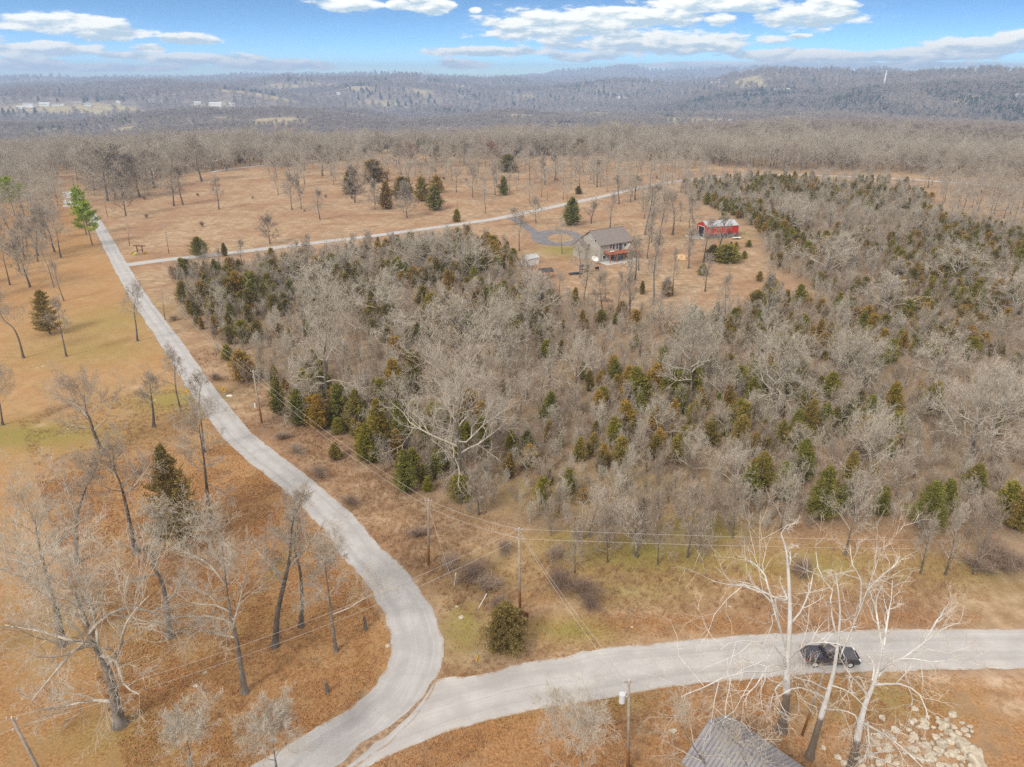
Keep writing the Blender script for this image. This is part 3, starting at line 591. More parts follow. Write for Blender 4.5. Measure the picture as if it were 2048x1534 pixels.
# ---- the near oaks of the lawn, each its own tree: foot px, top py, crown half-width px, trunk px line
HERO = [
 ((240,1450),1118,185,[(240,1450),(226,1380),(206,1320),(188,1290),(172,1240),(150,1185)],OAKM,.75,dict(limbs_px=[[(232,1405),(190,1400),(130,1412),(70,1420,-2)],[(212,1330),(235,1310),(245,1270,-2),(262,1230,-3),(300,1190,-4)],[(190,1290),(140,1280),(80,1262,3),(10,1250,4)],[(180,1265),(215,1230),(270,1215,3),(350,1240,4)],[(188,1290),(150,1300,-3),(110,1345,-5),(65,1400,-6)]]),'largest pale lichened oak leaning left at the bottom left, beside the near pole'),
 ((490,1385),1010,110,[(490,1385),(478,1310),(470,1260),(458,1210),(450,1150),(445,1090)],OAKM,.42,dict(limbs_px=[[(472,1275),(440,1270),(400,1262,-2),(372,1280,-3)],[(462,1225),(430,1210),(380,1205,2),(335,1170,3)],[(452,1170),(420,1130),(385,1110,2),(350,1095,2)],[(466,1250),(480,1200,2),(490,1150,3),(500,1090,4)]]),'pale slender oak with a low spreading fork, standing alone on the lawn inside the bend'),
 ((340,1275),985,70,[(340,1275),(334,1210),(322,1160),(305,1125),(318,1090),(325,1050)],OAKM,.5,dict(limbs_px=[[(336,1200),(350,1185),(358,1160,2),(372,1140,2)],[(308,1128),(290,1100),(270,1098,-2),(225,1085,-3)]]),'twisted oak with a crooked elbow in its trunk, in front of the tall dark cedar'),
 ((125,1290),960,120,[(125,1290),(115,1230),(100,1180),(85,1120),(76,1080),(70,1040)],OAKM,.55,dict(limbs_px=[[(88,1120),(60,1130),(30,1120,2),(-20,1122,3)],[(84,1110),(110,1090),(140,1060,2),(180,1030,3)]]),'big bare oak behind the largest lichened oak, at the left edge'),
 ((155,1125),905,70,[(155,1125),(152,1070),(155,1030),(163,1000),(175,970),(190,950)],OAKG,.42,dict(limbs_px=[[(153,1040),(142,1000),(128,960,1),(118,930,2)]]),'forked dark oak with a V shaped trunk on the leaf strewn lawn'),
 ((272,1105),835,68,[(272,1105),(262,1060),(252,1010),(242,970),(230,940),(226,905)],OAKG,.48,dict(limbs_px=[[(245,975),(265,950),(280,945,2),(292,915,3)],[(248,990),(275,965,-1),(300,930,-2)]]),'dark trunked oak left of the tall dark cedar with a hooked side limb'),
 ((420,1045),850,75,[(420,1045),(416,1000),(412,960),(408,920),(402,880),(398,850)],OAKG,.42,dict(limbs_px=[[(411,965),(440,980),(470,1000,-2)],[(410,935),(385,905),(350,890,2)]]),'tall straight oak just right of the tall dark cedar'),
 ((550,1292),960,68,[(550,1292),(556,1220),(570,1160),(580,1110),(584,1050),(600,1010)],OAKG,.5,dict(limbs_px=[[(566,1165),(548,1140),(530,1120,2),(510,1095,3)],[(574,1140),(600,1110),(625,1080,-2),(650,1040,-3)]]),'bare oak leaning right beside the road bend, left of a close pair'),
 ((602,1252),985,60,[(602,1252),(604,1200),(600,1140),(590,1100),(596,1050)],OAKG,.42,dict(),'bare upright oak beside the road bend, right of a close pair'),
 ((672,1302),1090,78,[(672,1302),(664,1240),(658,1190),(652,1150),(650,1120)],OAKM,.30,dict(limbs_px=[[(662,1230),(700,1215),(740,1190,-1),(775,1180,-2)],[(659,1200),(640,1180),(620,1165,1)]]),'small pale oak nearest the inside of the road bend, by the standing stumps'),
 ((308,853),748,45,[(308,853),(306,820),(303,795),(300,770)],OAKG,.38,dict(limbs_px=[[(304,805),(290,785),(275,765,1)]]),'short broad trunked tree alone on the green patch of lawn'),
 ((205,905),735,100,[(205,905),(190,870),(180,840),(172,820),(168,790)],OAKG,.5,dict(limbs_px=[[(182,845),(165,820),(135,800,1),(100,795,2)],[(188,860),(215,835),(225,800,2),(245,775,3)],[(185,855),(150,855,-2),(110,835,-3)]]),'wide crowned oak with spreading limbs in the middle of the left lawn'),
 ((408,905),720,48,[(408,905),(405,870),(402,840),(398,800),(402,770)],OAKG,.32,dict(limbs_px=[[(402,830),(385,800),(378,770,1)],[(402,835),(430,825),(455,820,-1)]]),'slim dark tree overhanging the left road near the yellow marker'),
 ((362,822),690,40,[(362,822),(354,790),(350,760),(350,725)],OAKG,.28,dict(),'slim tree at the road edge just before the yellow marker'),
 ((275,682),572,38,[(275,682),(272,650),(268,620),(272,595)],OAKG,.32,dict(),'small forked tree standing by the left road, halfway up the lawn'),
 ((133,713),590,32,[(133,713),(126,680),(120,650),(116,615)],OAKG,.3,dict(),'slim bare tree right beside the dark evergreen on the left lawn'),
 ((47,716),585,50,[(47,716),(38,680),(26,655),(8,640),(-5,610)],OAKG,.36,dict(),'bent bare tree leaning left near the left edge, past the dark evergreen'),
 ((20,570),450,42,[(20,570),(14,545),(8,520),(4,490)],OAKG,.34,dict(),'bare tree with a leaning trunk at the left edge below the light green pine'),
 ((5,850),700,60,[(5,850),(0,810),(-8,780)],OAKG,.3,dict(),'bare tree half cut off by the left edge of the photo'),
 ((-60,1350),1150,130,None,OAKM,.5,dict(),'bare oak outside the left edge reaching a few limbs into view'),
 ((555,1560),1420,90,[(555,1560),(552,1530),(548,1500),(545,1470)],OAKM,.22,dict(),'low pale shrubby tree by the road at the bottom edge, right of the leaning oak'),
 ((385,1555),1415,85,[(385,1555),(382,1525),(378,1500),(372,1470)],OAKM,.22,dict(),'low pale shrubby tree at the bottom edge, left of the road'),
 ((1165,1560),1385,110,[(1165,1560),(1165,1530),(1162,1500),(1160,1470)],OAKM,.2,dict(),'multi branched pale shrubby tree at the bottom edge beside the pole with the transformer'),
 ((1447,1600),1400,95,[(1447,1600),(1425,1555),(1405,1520),(1378,1480),(1365,1450)],OAKM,.26,dict(),'pale gnarled tree reaching over the left side of the grey cabin roof'),
 ((1560,1620),1430,130,[(1560,1620),(1540,1570),(1500,1540),(1480,1500)],OAKM,.25,dict(),'pale gnarled tree spreading over the middle of the grey cabin roof'),
]
for i, (ft, ty, hw, tp, mm, tr, kw, lab) in enumerate(HERO):
    c = at(*ft); H = ztop(ft[0], ft[1], ty); CR = hw*wpp(c)*.95
    lim = [(local(ft, l), tr*.27) for l in kw.get('limbs_px', [])]
    trunk = local(ft, tp) if tp else None
    cabin_ = 'cabin' in lab; dn_ = dict(nl=5, nb=6, ntw=5, nf=4) if cabin_ else dict(nl=8, nb=9, ntw=8, nf=7)
    me2 = bare_tree('oak', 40+i, H, CR*.72 if lim else CR*.85, mm, trunk=trunk, tr=tr*.72, start=.42, **dn_, tw=.010, limbs=lim, wob=.17, up=.09)
    place2('oak_tree', me2, c, 0, 1, lab, 'oak tree')
# ---- the three white sycamores with traced limbs
SYC = [
 ((1562,1462),1065,.44,[(1562,1462),(1572,1400),(1574,1340),(1577,1290),(1580,1230),(1577,1150),(1572,1100),(1562,1068)],
  [[(1574,1345),(1560,1300,-1),(1520,1285,-2),(1470,1282,-3),(1440,1300,-4)],[(1573,1300),(1555,1240,-1),(1545,1200,-2),(1500,1175,-3),(1460,1170,-4),(1425,1162,-5)],[(1560,1255),(1548,1220),(1530,1150,1),(1510,1130,2),(1490,1118,2)],
   [(1577,1250),(1600,1225,1),(1620,1180,2),(1625,1150,3)],[(1573,1335),(1530,1345,-3),(1470,1345,-4),(1420,1370,-5),(1380,1385,-6),(1362,1394,-6)],[(1572,1330),(1540,1330,-2),(1525,1350,-3),(1505,1380,-4),(1480,1395,-4)],[(1576,1200),(1550,1195,2),(1510,1175,4),(1480,1168,5)],[(1575,1320),(1610,1290,-2),(1650,1285,-3),(1690,1290,-3)],[(1572,1360),(1558,1370,-3),(1545,1390,-4),(1540,1420,-4)]],
  'white barked sycamore with a dark brown base, left of the pickup truck'),
 ((1618,1515),1080,.33,[(1618,1515),(1640,1440),(1655,1390),(1668,1340),(1676,1280),(1680,1220),(1672,1150)],
  [[(1662,1360),(1690,1290,1),(1712,1240,2),(1730,1190,2),(1750,1140,2),(1762,1095,3)],[(1672,1270),(1660,1210),(1665,1180,1),(1640,1150,1),(1632,1105,2)],[(1720,1215,2),(1722,1160,2),(1705,1130,2),(1700,1090,3)],[(1655,1380),(1620,1362,-2),(1590,1355,-3),(1565,1330,-3)],[(1660,1370),(1700,1385,-2),(1735,1420,-4)],[(1648,1420),(1680,1420,-3),(1710,1430,-4),(1715,1450,-4)],[(1650,1395),(1600,1375,-3),(1570,1385,-4),(1548,1400,-4)],[(1735,1180,2),(1765,1150,2),(1790,1130,2),(1800,1108,3)]],
  'slender white sycamore with a forked top, in front of the pickup truck'),
 ((1695,1560),1075,.42,[(1695,1560),(1710,1500),(1720,1450),(1730,1410),(1750,1360),(1762,1310),(1768,1260)],
  [[(1752,1355),(1790,1325,1),(1830,1300,2),(1860,1275,3),(1890,1255,4),(1920,1245,4)],[(1768,1290),(1775,1240,1),(1782,1200,2),(1785,1160,2)],[(1756,1345),(1790,1320,-1),(1830,1318,-2),(1880,1325,-3),(1920,1310,-4)],[(1745,1370),(1800,1368,-2),(1840,1390,-4),(1858,1440,-5)],[(1725,1445),(1770,1470,-3),(1810,1500,-5),(1850,1540,-6)],[(1745,1362),(1748,1330,1),(1735,1310,2)],[(1705,1520),(1740,1508,-2),(1790,1500,-4)],[(1738,1395),(1710,1360,-1),(1690,1350,-2)],[(1735,1445),(1738,1480,-3),(1742,1498,-3)],[(1766,1300),(1755,1240,2),(1752,1200,3),(1765,1170,3)],[(1845,1290,3),(1875,1240,4),(1885,1225,4),(1890,1215,4)]],
  'widest white sycamore, its right limbs reaching over the empty road'),
 ((1590,1490),0,.0,None,None,''),
]
for i, (ft, ty, tr, tp, limbs, lab) in enumerate(SYC[:3]):
    c = at(*ft); lim = [(local(ft, l), tr*.25) for l in limbs]
    me2 = bare_tree('sycamore', 90+i, 12, 2.0, (M['syc'], M['sycb'], M['syctwig']), trunk=local(ft, tp), tr=tr*1.0, start=.6, nl=3, nb=6, ntw=5, nf=5, tw=.010, limbs=lim, wob=.2, up=.05, leader=False)
    place2('sycamore_tree', me2, c, 0, 1, lab, 'sycamore tree')
# ---- tree kinds (unit heights), shared by copies
OAKS = [bare_tree('oak', 200+i, 10, 4.6+.5*(i % 3), [OAKM, OAKG, OAKM, OAKG, OAKM, OAKG][i], start=.28, nl=10, nb=7, ntw=6, nf=4, tw=.015, ang=1.15, up=.06, wob=.22, rb=.68, rc=.75) for i in range(6)]
TALL = [bare_tree('tree', 230+i, 10, 2.9, OAKG, start=.30, nl=10, nb=7, ntw=6, nf=5, tw=.016, ang=.85, up=.12, wob=.15) for i in range(4)]
OAKF = [bare_tree('oak', 270+i, 10, 4.6, OAKG, start=.22, nl=10, nb=8, ntw=6, nf=4, tw=.030, ang=1.1, up=.07, wob=.2) for i in range(4)]
TALLF = [bare_tree('tree', 280+i, 10, 3.1, OAKG, start=.25, nl=10, nb=7, ntw=6, nf=3, tw=.028, ang=.9, up=.1, wob=.16) for i in range(2)]
DOMEF = [bare_tree('tree', 290, 6, 2.6, (M['trunkd'], M['twig'], M['twigp']), start=.12, nl=13, nb=9, ntw=7, nf=4, tw=.022, ang=1.1, up=.05, wob=.14)]
DOME = [bare_tree('tree', 250+i, 6, 2.5, (M['trunkd'], M['twig'], M['twig']), start=.15, nl=12, nb=8, ntw=7, nf=5, tw=.015, ang=1.1, up=.05, wob=.14) for i in range(2)]
REDT = [bare_tree('tree', 260, 7, 2.8, REDM, start=.2, nl=10, nb=8, ntw=6, nf=5, tw=.020, up=.08)]
SAPM = []
for i in range(6):
    v1, f1, v2, f2 = sapling_mesh('s', 300+i, 5, 1.7+.25*(i % 3), None, stems=[4, 6, 3, 7, 5, 2][i]); mt = [M['twigr'], M['twig'], M['twigr'], M['twigp'], M['twig'], M['twigp']][i]
    V_, F_, _ = join([(v1, f1, 0), (v2, f2, 0)]); SAPM.append(np_mesh('sapling', V_, [F_], [mt]))
CED = [cedar_mesh('cedar', 400+i, 6, [1.7, 2.1, 1.9, 2.5, 1.5, 2.3][i], [M['cedar'], M['cedar'], M['cedarg'], M['cedar'], M['cedarb'], M['cedarb']][i], M['trunkd'], nbr=280, per=14, size=.30, shape=[.55, .45, .65, .38, .6, .42][i]) for i in range(6)]
FARB = []
for i in range(4):
    rng = np.random.RandomState(500+i); t = bare_tree('far', 500+i, 10, 5.2, (M['twigfar'],)*3, start=.16, nl=13, nb=8, ntw=5, nf=2, tw=.05, ang=1.15, up=.06, wob=.2)
    FARB.append(t)
FARC = [cedar_mesh('farcedar', 520+i, 9, 2.9, M['farcedar'], M['trunkd'], nbr=90, per=8, size=1.0, shape=.6) for i in range(2)]
def mk_proto_far(meshes, n, name, px, py, label, cat, sc):
    return place2(name, meshes, at(px, py), n, sc, label, cat)
FARO = [mk_proto_far(FARB[i], i*1.3, 'bare_tree', x, y, l, 'bare tree', 1.1) for i, (x, y, l) in enumerate([
    (250, 318, 'grey bare tree on the crest edge above the utility poles of the left lane'), (420, 305, 'grey bare tree on the crest behind the lone spreading field tree'),
    (1010, 268, 'grey bare tree beyond the rust brown tree at the crest centre'), (1560, 290, 'grey bare tree beyond the far pole, right of the back road end')])]
FARCO = [mk_proto_far(FARC[i], i, 'evergreen_tree', x, y, l, 'evergreen tree', 1.0) for i, (x, y, l) in enumerate([(1138, 298, 'dark evergreen on the crest above the back road bend'), (1875, 330, 'dark evergreen by the far right end of the back road')])]
# ---- landmarks for labels
LM = [('lone corner oak pair', 612, 590), ('back row oaks', 905, 545), ('front green bank', 1290, 1120), ('clearing edge cedars', 1525, 605), ('barn bushes', 1440, 510), ('upper right woods oak', 1780, 610), ('middle lot oak', 910, 660), ('right edge oak', 2020, 610), ('fan limbed tree', 1728, 940), ('right lot corner cedars', 1300, 770), ('orange tinged cedars', 750, 880), ('three wood edge trees', 1890, 1110),
      ('white timbered house', 1215, 490), ('red barn', 1432, 460), ('asphalt turning loop', 1119, 475), ('orange based pole', 857, 1100), ('junction pole', 1040, 1150), ('verge pole', 515, 800),
      ('brown entrance sign', 279, 500), ('lane pines', 175, 420), ('field cedar group', 800, 380), ('lone cedar below the house', 1332, 585), ('yellow road marker', 415, 785), ('biggest pale oak', 925, 900),
      ('wide grey oak', 650, 740), ('pale corner tree', 1380, 750), ('white gnarled tree', 1705, 740), ('wide spreading tree', 1930, 840), ('white sycamores', 1650, 1200), ('back road bend', 1480, 350),
      ('light pasture', 1960, 410), ('far field edge', 520, 340), ('crest centre', 900, 300), ('back road middle', 1200, 392), ('dark cedar clump', 1630, 930)]
def where(px, py):
    b = min(LM, key=lambda l: (l[1]-px)**2+((l[2]-py)*1.7)**2); dx = px-b[1]; dy = (py-b[2])*1.7
    if abs(dx) > abs(dy): w = 'right of' if dx > 0 else 'left of'
    else: w = 'in front of' if dy > 0 else 'beyond'
    dist = math.hypot(dx, dy); q = '' if dist < 90 else ('well ' if dist < 240 else 'far ')
    return f'{q}{w} the {b[0]}'
def to_px(p):
    d = Vector(p)-Vector((0, 0, CH)); f = d.y*math.cos(PIT)-d.z*math.sin(PIT); v = -(d.z*math.cos(PIT)+d.y*math.sin(PIT))
    return 1024+F*d.x/f, 767+F*v/f
# ---- listed single trees: (kind, foot px, top py, width px or 0, label)
rng0 = random.Random(5)
def one(kind, fx, fy, ty, label, hw=0, rz=None, var=None):
    c = at(fx, fy); H = ztop(fx, fy, ty)
    if kind == 'oak' and hw >= 75:
        me2 = bare_tree('oak', 800+fx, H, hw*wpp(c)*.80, OAKM, tr=.25+hw*.0008, start=.22, nl=15, nb=9, ntw=7, nf=4, tw=.014, ang=1.2, up=.06, wob=.24, rb=.72, rc=.78)
        return place2('oak_tree', me2, c, 0., 1., label, 'oak tree')
    if kind == 'cedar' and (hw >= 24 or fy > 800):
        dk = 'dark' in label or 'olive' in label; me2 = cedar_mesh('cedar', 900+fx, H, hw*wpp(c)*(1.0 if hw >= 40 else .92), M['cedard'] if dk and fx in (364, 1012) else M['cedarg'] if dk else (M['cedar'] if (fx//3) % 2 else M['cedarg']), M['trunkd'], nbr=420, per=42, size=.14+H*.006, shape=.72 if ty < 900 and hw >= 50 else (.55 if fx != 1012 else .40), low=.08, lobes=3+fx % 3)
        return place2('cedar_tree', me2, c, 0., 1., label, 'cedar')
    rz = rng0.random()*6.28 if rz is None else rz
    S = dict(oak=(OAKS, 10, 4.9, 'bare_tree', 'bare tree'), tall=(TALL, 10, 3.0, 'bare_tree', 'bare tree'), dome=(DOME, 6, 2.7, 'bare_tree', 'bare tree'), red=(REDT, 7, 2.8, 'reddish_tree', 'bare tree'), cedar=(CED, 6, 1.8, 'cedar_tree', 'cedar'))[kind]
    if fy < 455: S = dict(oak=(OAKF,)+S[1:], tall=(TALLF,)+S[1:], dome=(DOMEF,)+S[1:]).get(kind, S)
    k = H/S[1]; m_ = S[0][(rng0.randrange(len(S[0])) if var is None else var) % len(S[0])]
    kx = k if not hw else hw*wpp(c)/S[2]
    return place2(S[3], m_, c, rz, (kx, kx, k*(.93 if kind != 'cedar' else .98)), label, S[4])
LIST = [
 # big pale oaks of the lot and the right woods
 ('oak',655,812,600,'widest grey oak in the left part of the wooded lot',105,0),('oak',925,962,715,'biggest pale oak, filling the middle of the wooded lot with its round crown',150,2),
 ('oak',758,645,560,'pale oak right of centre in the upper wooded lot',60,4),('oak',583,578,502,'pale oak with white limbs near the left back corner of the wooded lot',45,0),
 ('oak',868,545,475,'pale oak at the top of the lot, left one of two side by side',55,2),('oak',945,560,488,'pale oak at the top of the lot, right one of two side by side',50,4),
 ('oak',642,610,535,'grey oak just below the left back corner oaks',55,2),('oak',790,712,640,'grey oak above the biggest pale oak',60,0),('oak',1010,735,640,'grey oak right of the lot centre, behind the biggest pale oak',80,4),
 ('oak',1150,790,690,'slim pale tree above the lower right boundary of the lot',50,2),('oak',1378,800,628,'pale white limbed tree at the right corner of the lot',85,0),
 ('oak',1705,790,690,'white gnarled tree in the middle of the right woods',75,2),('oak',1935,925,775,'wide pale spreading tree of the right woods',105,0),('oak',2010,850,760,'pale tree above the wide spreading one at the right edge',70,4),
 ('oak',1728,985,845,'pale tree with fan shaped limbs, right of the dark cedar clump',55,2),('oak',1862,765,690,'pale tree right of the white gnarled tree',60,4),('oak',1540,830,690,'pale oak between the lot corner and the white gnarled tree',80,0),
 ('oak',2020,640,560,'pale oak at the right edge above the middle of the woods',55,2),('oak',1780,640,565,'grey oak in the upper right woods below the pasture',60,0),('oak',1650,560,480,'grey oak right of the red barn clearing',60,4),
 ('oak',1905,575,500,'grey oak in the upper right woods, under the light pasture',60,2),('oak',1570,470,400,'grey oak on the wood edge behind the red barn',45,0),('oak',820,540,470,'grey oak in the back row of the lot, left of the two side by side',45,0),
 ('oak',700,560,490,'grey oak in the back row of the lot near its middle',50,4),('oak',1085,650,560,'crooked pale tree in the upper right of the lot',55,0),('oak',910,690,600,'grey oak in the very middle of the lot',55,4),
 ('tall',1168,600,525,'leaning dark tree below the house, left of the fallen log',22,0),('tall',1232,640,540,'slim tree below the house deck',16,1),('tall',1258,640,545,'slim dark tree right of the fallen log',18,2),('tall',1306,610,470,'tallest slim tree in front of the house yard',26,3),
 ('tall',1318,490,385,'bare tree behind the right end of the house',24,0),('tall',1290,470,365,'tall bare tree beyond the house, right side',24,1),('tall',1345,470,380,'bare tree midway between house and red barn',28,2),('tall',1407,525,440,'bare tree in front of the red barn door',24,3),
 ('tall',1436,510,430,'bare tree in front of the red barn side wall',26,0),('tall',1450,660,545,'thin leaning tree at the clearing edge below the red barn',22,1),('tall',1528,650,540,'pale leaning tree at the clearing edge right of the red barn',30,2),
 ('tall',1220,455,390,'straight bare tree right behind the house roof',16,3),('tall',1308,427,370,'bare tree on the lawn behind the house, nearer the back road',22,0),('tall',1182,447,402,'small bare tree on the lawn left of the house',20,1),
 ('oak',1072,447,404,'dark bare tree by the start of the asphalt driveway',22,1),('oak',1031,450,420,'small bare tree at the driveway mouth',18,3),('tall',1039,502,425,'tall bare tree left of the turning loop',18,2),('oak',1124,508,452,'bare tree in front of the turning loop island',20,5),
 ('tall',1238,408,350,'dark bare tree on the near verge of the back road',18,3),('tall',1270,400,352,'bare tree by the back road verge, right of the dark one',20,0),('tall',1385,440,390,'bare tree on the lawn behind the red barn',18,1),('tall',1192,650,580,'broken bare tree at the lot line below the house',20,2),
 ('tall',1345,590,500,'slim bare tree between the lone cedar and the sandy mound',18,0),('oak',1160,555,480,'bare tree against the left gable of the house',26,3),('oak',1175,560,500,'bare tree by the patio corner of the house',20,5),('tall',1270,560,470,'bare tree in front of the deck end',24,2),
 # trees of the open field
 ('oak',404,363,288,'lone wide spreading dark tree at the field edge, left part',40,1),('dome',252,432,350,'white stemmed bushy tree by the verge at the left of the field',24,0),('tall',348,412,330,'white stemmed tree in the left field, left of the pair',22,1),('tall',366,410,335,'white stemmed tree in the left field, right of the pair',20,2),
 ('tall',438,418,355,'small single bare tree in the left field',16,3),('dome',540,488,438,'bushy grey shrub tree close to the back road in the field',26,0),('oak',584,420,355,'bare tree in the middle of the field cluster',24,3),('tall',603,418,350,'thin bare tree just right of the one in the field cluster',14,1),
 ('tall',645,352,290,'bare tree at the back of the field, left of the reddish cedar',22,0),('dome',710,405,344,'round grey bushy tree in front of the left cedar of the field',24,1),('dome',750,418,370,'round grey bushy tree below the reddish cedar',18,0),('dome',814,436,378,'round pale grey bushy tree below the cedar group',22,1),
 ('oak',803,350,290,'bare tree behind the cedar group of the field',26,1),('dome',873,355,300,'round grey tree right behind the cedar group',22,0),('tall',640,440,380,'reddish twigged slim tree in the field cluster',16,2),('tall',990,390,330,'slim dark tree left of the small round cedar',12,3),
 ('oak',945,395,340,'bare tree between the cedar group and the small round cedar',22,5),('tall',1060,370,300,'bare tree on the field left of the two poles',16,0),('tall',1090,370,315,'dark bare tree behind the two poles of the back road',18,1),('tall',1110,360,310,'bare tree right behind the left pole of the back road',16,2),
 ('oak',1128,335,290,'bare tree at the back edge of the field above the back road',20,3),('tall',1194,375,320,'bare tree with a shrubby base beyond the back road',16,0),('oak',1167,345,300,'wide bare tree beyond the back road, centre',20,1),('tall',930,330,280,'bare tree in the back of the field, centre',22,3),
 ('red',985,330,290,'rust brown twigged tree at the back of the field',22,0),('red',820,330,292,'rust brown twigged tree behind the cedar group, at the field edge',18,0),('red',1588,328,292,'rust brown twigged tree beyond the far pole',16,0),
 ('cedar',701,388,342,'brownish cedar behind the round grey bushy tree',20,4),('cedar',748,364,320,'reddish brown cedar standing highest in the field group',19,5),('cedar',774,418,362,'narrow dark cedar right of the grey bushy tree',17,4),('cedar',805,398,354,'bronze green cedar in the middle of the field group',18,5),
 ('cedar',845,402,355,'dark green cedar, left of the densest green one',15,1),('cedar',870,420,368,'densest dull green round cedar of the field group',19,2),('cedar',873,385,352,'dark cedar behind the densest round one',14,1),('cedar',1016,344,310,'dark cedar with a bushy grey foot at the back of the field',17,5),
 ('cedar',1007,390,353,'small grey green cedar standing alone in the field',11,2),('cedar',914,444,418,'small dark cedar at the back boundary of the lot',9,0),('cedar',1159,310,278,'dark green cedar on the crest above the back road',14,1),('cedar',1027,308,289,'dark cedar at the crest centre',11,1),
 ('cedar',1157,388,372,'low dark shrub cedar beyond the back road, right of the poles',9,4),('cedar',400,515,475,'ragged dark cedar on the back road verge by the entrance sign',24,3),('cedar',450,512,486,'small cedar on the back road verge',8,4),('cedar',1143,450,395,'grey tangled evergreen tree on the lawn left of the house',20,2),
 ('cedar',1332,592,562,'small cone shaped cedar alone on the lawn below the house',11,5),('cedar',1284,588,562,'small ragged cedar left of the cone shaped one',8,4),('cedar',1497,494,480,'small round cedar right of the red barn, upper',6,1),('cedar',1488,517,502,'small round cedar right of the red barn, lower',6,1),
 ('cedar',1461,500,484,'brown green round shrub cedar in front of the red barn',7,4),('cedar',1472,495,484,'tiny cedar between two others near the red barn',5,1),('cedar',1455,524,490,'wide dark cedar bush below the red barn, right half',22,3),('cedar',1425,520,490,'wide dark cedar bush below the red barn, left half',20,4),
 ('cedar',1405,550,528,'dull cedar below the barn bushes',12,2),('cedar',1518,562,542,'narrow cedar at the clearing edge right of the barn',8,2),('cedar',1540,590,552,'dark evergreen at the clearing corner right of the barn',20,2),('cedar',1445,460,424,'dark cedar behind the red barn roof',12,1),
 ('cedar',100,668,582,'dark open crowned evergreen on the left lawn',30,2),('cedar',364,1098,893,'tall dark ragged cedar among the near left oaks',62,4),('cedar',1012,1300,1212,'round olive brown evergreen bush with a sign behind it, by the road junction',40,3),
 ('cedar',1538,625,577,'bronze cedar in the row at the lower clearing edge',22,0),('cedar',1510,622,582,'bronze cedar left in the row at the lower clearing edge',16,5),('cedar',1150,610,575,'small cedar at the foot of the dark sheds',10,2),
 # green clumps of the lot
 ('cedar',672,918,887,'small bright green cedar alone on the open strip',13,1),('cedar',487,760,702,'green cedar by the wires at the left edge of the lot',20,3),('cedar',456,720,690,'small green cedar beside the left power line',11,1),
 ('cedar',560,830,755,'green cedar on the left fringe of the lot',18,1),('cedar',600,850,780,'dark green cedar on the left fringe of the lot',22,3),('cedar',640,860,790,'green cedar in the fringe row, third from the left',22,0),('cedar',680,850,770,'dark green cedar behind the fringe row',24,1),
 ('cedar',715,860,780,'bronze cedar in the fringe row',22,5),('cedar',760,905,800,'tall orange tinged cedar left of the biggest pale oak',28,3),('cedar',735,925,850,'orange tinged cedar at the strip, left of the biggest pale oak',22,0),('cedar',800,900,810,'bright green cedar hard by the biggest pale oak',24,0),
 ('cedar',812,985,902,'dark green cedar at the foot of the biggest pale oak',24,1),('cedar',790,800,720,'green cedar above the orange tinged one',20,1),('cedar',830,790,700,'rusty cedar above the biggest pale oak',18,5),
 ('cedar',1270,800,735,'bright green cedar inside the right corner of the lot',20,1),('cedar',1310,790,728,'green cedar by the right corner of the lot',22,0),('cedar',1350,800,740,'dark cedar under the pale corner tree',18,3),('cedar',1100,840,785,'green cedar in the lower right of the lot',18,1),
 ('cedar',1478,900,832,'bright bronze green cedar below the pale oak of the right woods',24,0),('cedar',1590,880,820,'green cedar pair member, left, right of the bronze one',16,1),('cedar',1615,870,800,'green cedar above the dark clump of the right woods',20,1),
 ('cedar',1520,980,905,'brown green cedar at the left of the dark clump',26,5),('cedar',1560,1000,925,'orange tinged cedar of the dark clump',24,0),('cedar',1600,960,880,'green cedar of the dark clump, upper middle',26,1),('cedar',1640,1040,935,'largest green cedar of the dark clump',34,3),
 ('cedar',1690,1000,905,'green cedar at the right of the dark clump',22,1),('cedar',1760,1030,975,'small dark cedar near the wood edge, right of the clump',16,1),('cedar',1850,1055,965,'wide dark cedar at the lower wood edge',38,3),('cedar',1885,1030,960,'green cedar behind the wide dark one',24,1),
 ('cedar',1780,830,765,'green cedar among bare trees, centre of the right woods',20,1),('cedar',1860,830,765,'dull brown green cedar in the right woods',28,2),('cedar',1945,985,930,'orange tipped cedar at the right, low in the woods',24,0),('cedar',2030,1060,980,'dull green cedar at the right edge of the wood edge',22,2),
 # wood edge saplings with visible stems
 ('tall',1840,1148,1040,'dark stemmed young tree standing out from the wood edge, left of three',24,1),('tall',1890,1150,1020,'dark stemmed young tree standing out from the wood edge, middle of three',26,2),('dome',1945,1148,1030,'many stemmed pale young tree, right of three at the wood edge',28,0),
 ('dome',1150,1145,1070,'low many stemmed tree on the green bank, leftmost',24,0),('dome',1215,1125,1030,'many stemmed pale tree on the green bank, second from left',30,1),('dome',1275,1115,1010,'many stemmed pale tree on the green bank, third from left',30,0),('dome',1315,1130,1000,'many stemmed pale tree on the green bank, fourth from left',30,1),
 ('dome',1375,1115,990,'dense many stemmed tree on the green bank, fifth from left',40,0),('dome',1465,1075,980,'pale many stemmed tree at the right end of the green bank',32,1),('oak',1560,1060,960,'pale bare tree in front of the dark cedar clump',38,2),('oak',1690,1110,960,'pale bare tree low in front of the dark cedar clump, right side',45,4),
 # left woods edge
 ('tall',50,520,440,'grey bare tree, first of the row left of the green pines',26,0),('tall',75,512,430,'grey bare tree, second of the row left of the green pines',26,1),('oak',122,515,425,'grey bare tree nearest to the green pines',30,1),('oak',108,575,480,'slim grey tree below the row at the left lane',22,3),('tall',128,602,520,'thin grey tree by the left lane fence',14,2),
